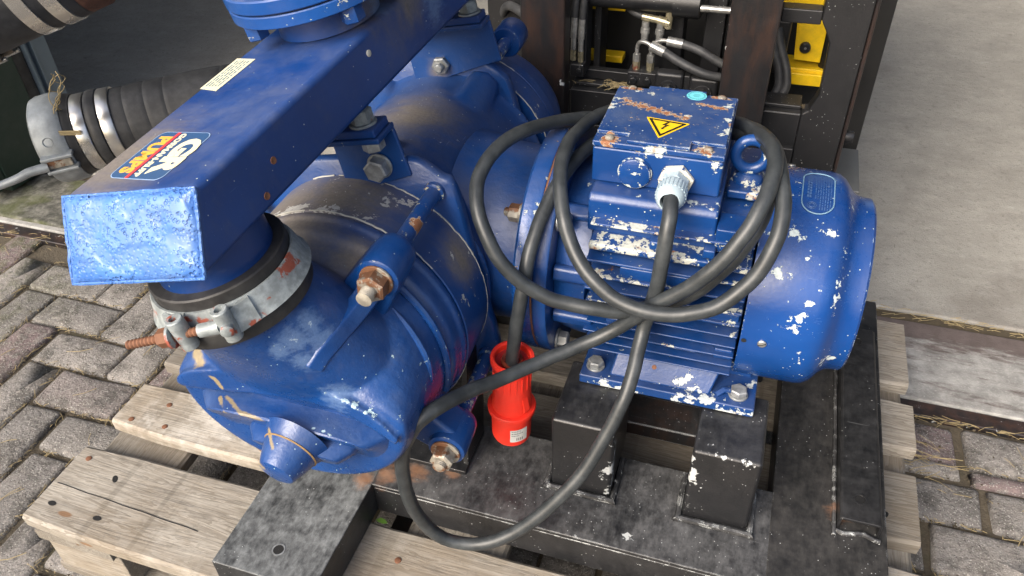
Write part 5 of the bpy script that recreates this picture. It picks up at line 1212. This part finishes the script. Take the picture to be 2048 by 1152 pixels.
# bolt block in the middle
bk = fb_('bolt_block', -.176, -.128, 1.272, 1.298, .463, .515, bv=.006); bk2 = fb_('bolt_block', -.118, -.070, 1.272, 1.298, .460, .512, bv=.006)
fb_('clamp_pad', -.1285, -.1175, 1.279, 1.298, .462, .511)
bolt((-.152, 1.2718, .488), (0, -1, 0), .019, .011, bk, 'black_bolt', washer=.016, name='block_bolt'); bolt((-.094, 1.2718, .485), (0, -1, 0), .019, .011, bk2, 'black_bolt', washer=.016, name='block_bolt')
# valve blocks with hydraulic fittings
def fit(parent, pts, r, mat, name): bm = B(); tube(bm, pts, r, 12); return part(name, bm, mat, parent)
vb = fb_('valve_block', -.226, -.176, 1.285, 1.318, .4805, .506)
for x in (-.214, -.190):
    bolt((x, 1.2848, .492), (0, -1, 0), .011, .006, vb, 'black_bolt', name='valve_bolt')
    bm = B(); g = frame((x, 1.300, .506), (1, 0, 0), (0, 0, 1)); prism(bm, poly_circle(.0065, 6), g, 0, .014); part('brass_nut', bm, M['brass'], vb)
    bm = B(); prism(bm, poly_circle(.0068, 6, .3), g, .0145, .027); part('plated_nut', bm, M['plated'], vb)
for k, (P, col) in enumerate((([(-.214, 1.300, .530), (-.214, 1.300, .546), (-.208, 1.296, .556), (-.196, 1.292, .556), (-.188, 1.290, .552)], 0), ([(-.190, 1.300, .530), (-.190, 1.302, .545), (-.182, 1.302, .556), (-.170, 1.300, .560), (-.160, 1.298, .560)], 1))): fit(vb, tl(P, 6), .0036, M['plated'], 'bent_pipe')
fit(vb, [(-.190, 1.290, .5535), (-.166, 1.285, .546)], .0085, M['plated'], 'hose_ferrule'); fit(vb, [(-.164, 1.298, .5605), (-.138, 1.296, .5585)], .0080, M['plated'], 'hose_ferrule')
fit(vb, tl([(-.166, 1.285, .546), (-.13, 1.276, .532), (-.09, 1.272, .520), (-.05, 1.282, .514)], 8), .0075, M['hose_rubber'], 'hydraulic_hose')
fit(vb, tl([(-.138, 1.296, .5585), (-.11, 1.292, .552), (-.08, 1.290, .538), (-.05, 1.292, .525)], 8), .0072, M['hose_rubber'], 'hydraulic_hose')
fit(fk, tl([(-.262, 1.36, .64), (-.256, 1.345, .615), (-.238, 1.332, .598), (-.222, 1.325, .5915), (-.212, 1.322, .590)], 8), .0060, M['hose_rubber'], 'hydraulic_hose')
tf = fit(fk, [(-.213, 1.322, .5895), (-.186, 1.320, .5865)], .0062, M['brass'], 'hose_ferrule'); fit(tf, [(-.186, 1.320, .5865), (-.166, 1.318, .583)], .0078, M['brass'], 'brass_fitting'); fit(tf, [(-.168, 1.318, .575), (-.167, 1.318, .607)], .0062, M['brass'], 'brass_fitting')
for x in (-.206, -.181): fit(tf, [(x, 1.318, .548), (x, 1.318, .583)], .0062, M['plated'], 'pipe_stub'); fit(tf, [(x, 1.318, .563), (x, 1.318, .572)], .0078, M['plated'], 'pipe_nut')
# fittings at the left
vl = fb_('valve_block', -.326, -.302, 1.278, 1.299, .489, .512)
for x in (-.3215, -.3095): bolt((x, 1.2778, .502), (0, -1, 0), .009, .005, vl, 'black_bolt', name='valve_bolt') if x > -.315 else None
for x, z0 in ((-.3235, .515), (-.3105, .513)):
    fit(vl, [(x, 1.290, z0), (x, 1.290, z0 + .018)], .0052, M['brass'], 'brass_nut'); fit(vl, [(x, 1.290, z0 + .019), (x, 1.290, z0 + .040)], .0048, M['plated'], 'plated_nut'); fit(vl, [(x, 1.290, z0 + .040), (x + .001, 1.291, z0 + .075)], .0060, M['plated'], 'hose_ferrule'); fit(vl, tl([(x + .001, 1.291, z0 + .075), (x + .003, 1.295, z0 + .11), (x + .01, 1.31, z0 + .15)], 5), .0062, M['hose_rubber'], 'hydraulic_hose')
# yellow chassis seen through the openings
Y = M['yellow']
yp = B(); prism(yp, [(.045, .489), (.090, .487), (.0895, .556), (.086, .561), (.038, .563)], frame((0, 1.455, 0), (1, 0, 0), (0, -1, 0)), 0, .008); yo = part('yellow_plate', yp, Y, fk, bevel=.001)
bm = B(); lathe(bm, [(.0095, 0), (.0095, .007), (.0075, .009), (.0002, .009)], frame((.060, 1.4465, .514), (1, 0, 0), (0, -1, 0)), 24); kb = part('plate_bolt', bm, M['black_bolt'], yo)
bm = B(); lathe(bm, [(.0022, 0), (.0022, .0005), (.0002, .0006)], frame((.0605, 1.4374, .5145), (1, 0, 0), (0, -1, 0)), 12); part('bolt_centre', bm, M['plated'], kb)
fb_('yellow_crossmember', .02, .16, 1.44, 1.50, .462, .4765, mt=Y); fb_('yellow_lower_lip', .02, .16, 1.432, 1.4395, .448, .470, mt=Y)
fb_('yellow_upper_plate', .005, .075, 1.43, 1.47, .590, .70, mt=Y); fb_('yellow_crossmember', -.36, -.27, 1.47, 1.5, .540, .562, mt=Y); fb_('yellow_crossmember', -.36, -.27, 1.47, 1.5, .438, .452, mt=Y)
fb_('battery_case', -.45, .20, 1.53, 2.3, .20, .95, mt=M['black_plain'])
fb_('rubber_mount', .006, .030, 1.40, 1.46, .478, .575, mt=M['black_bolt'], bv=.006)
bm = B(); lathe(bm, [(.014, 0), (.014, .12)], frame((.103, 1.46, .465), (1, 0, 0), (0, 0, 1)), 20); part('dark_cylinder', bm, M['black_bolt'], fk)
for dx in (0, .012): fit(fk, tl([(-.004 + dx, 1.40, .56), (.008 + dx, 1.385, .53), (.022 + dx, 1.37, .50), (.026 + dx, 1.36, .47), (.010 + dx, 1.35, .445), (-.02 + dx, 1.35, .435)], 8), .0080, M['hose_rubber'], 'hydraulic_hose')
fit(fk, tl([(-.49, 1.42, .52), (-.487, 1.40, .548), (-.465, 1.37, .570), (-.43, 1.34, .570), (-.39, 1.31, .560)], 8), .0085, M['hose_rubber'], 'hydraulic_hose')
fb_('mast_rail', -.52, -.43, 1.40, 1.46, .2, .95); fb_('mast_rail', -.421, -.33, 1.36, 1.42, .2, .95)
fb_('wheel_cover', -.30, .20, 1.34, 1.50, .201, .30, mt=simple('grey_greasy_steel', (.10, .105, .105), .5))
fb_('grey_floor_plate', .0, .16, 1.46, 1.53, .30, .33, mt=simple('grey_plate', (.20, .21, .21), .6))
# chaff lying on the carriage
bm = B(); rc = random.Random(8)
for _ in range(1300):
    x = rc.uniform(.009, .082); y = rc.uniform(1.302, 1.318); s_ = rc.uniform(.0008, .0020); z = .4652
    v = [bm.verts.new((x + rc.uniform(-s_, s_), y + rc.uniform(-s_, s_), z + rc.uniform(0, s_))) for _ in range(4)]
    for a, b_, c_ in ((0,1,2), (0,2,3), (0,3,1), (1,3,2)): bm.faces.new((v[a], v[b_], v[c_]))
st(part('chaff', bm, M['soil'], smooth=False), 'stuff')
bm = B()
for _ in range(46):
    c = Vector((-.245 + rc.gauss(0, .025), 1.300 + rc.gauss(0, .008), .4715)); a = rc.gauss(-.15, .6); L_ = rc.uniform(.012, .04); d = Vector((math.cos(a), math.sin(a), rc.uniform(-.05, .3)))*L_/2; tube(bm, [c - d, c + Vector((0, 0, .002)), c + d], .0005, 4)
st(part('straw_on_carriage', bm, M['straw'], smooth=False), 'stuff')
# a green leaf fallen beside the frame
lf_o = B(); q = Vector((-.405, .548, .146)); LP = [(0, 0), (.006, .004), (.013, .003), (.018, 0), (.012, -.004), (.005, -.003)]
top = [lf_o.verts.new(q + Vector((x, y, .002*math.sin(x*200)))) for x, y in LP]; bot = [lf_o.verts.new(v_.co - Vector((0, 0, .0003))) for v_ in top]
lf_o.faces.new(top); lf_o.faces.new(bot[::-1])
for i in range(6): lf_o.faces.new((top[i], bot[i], bot[(i+1) % 6], top[(i+1) % 6]))
lo_ = part('leaf', lf_o, M['leaf']); lo_['label'] = 'small green leaf lying on the pallet by the corner of the black frame'; lo_['category'] = 'leaf'
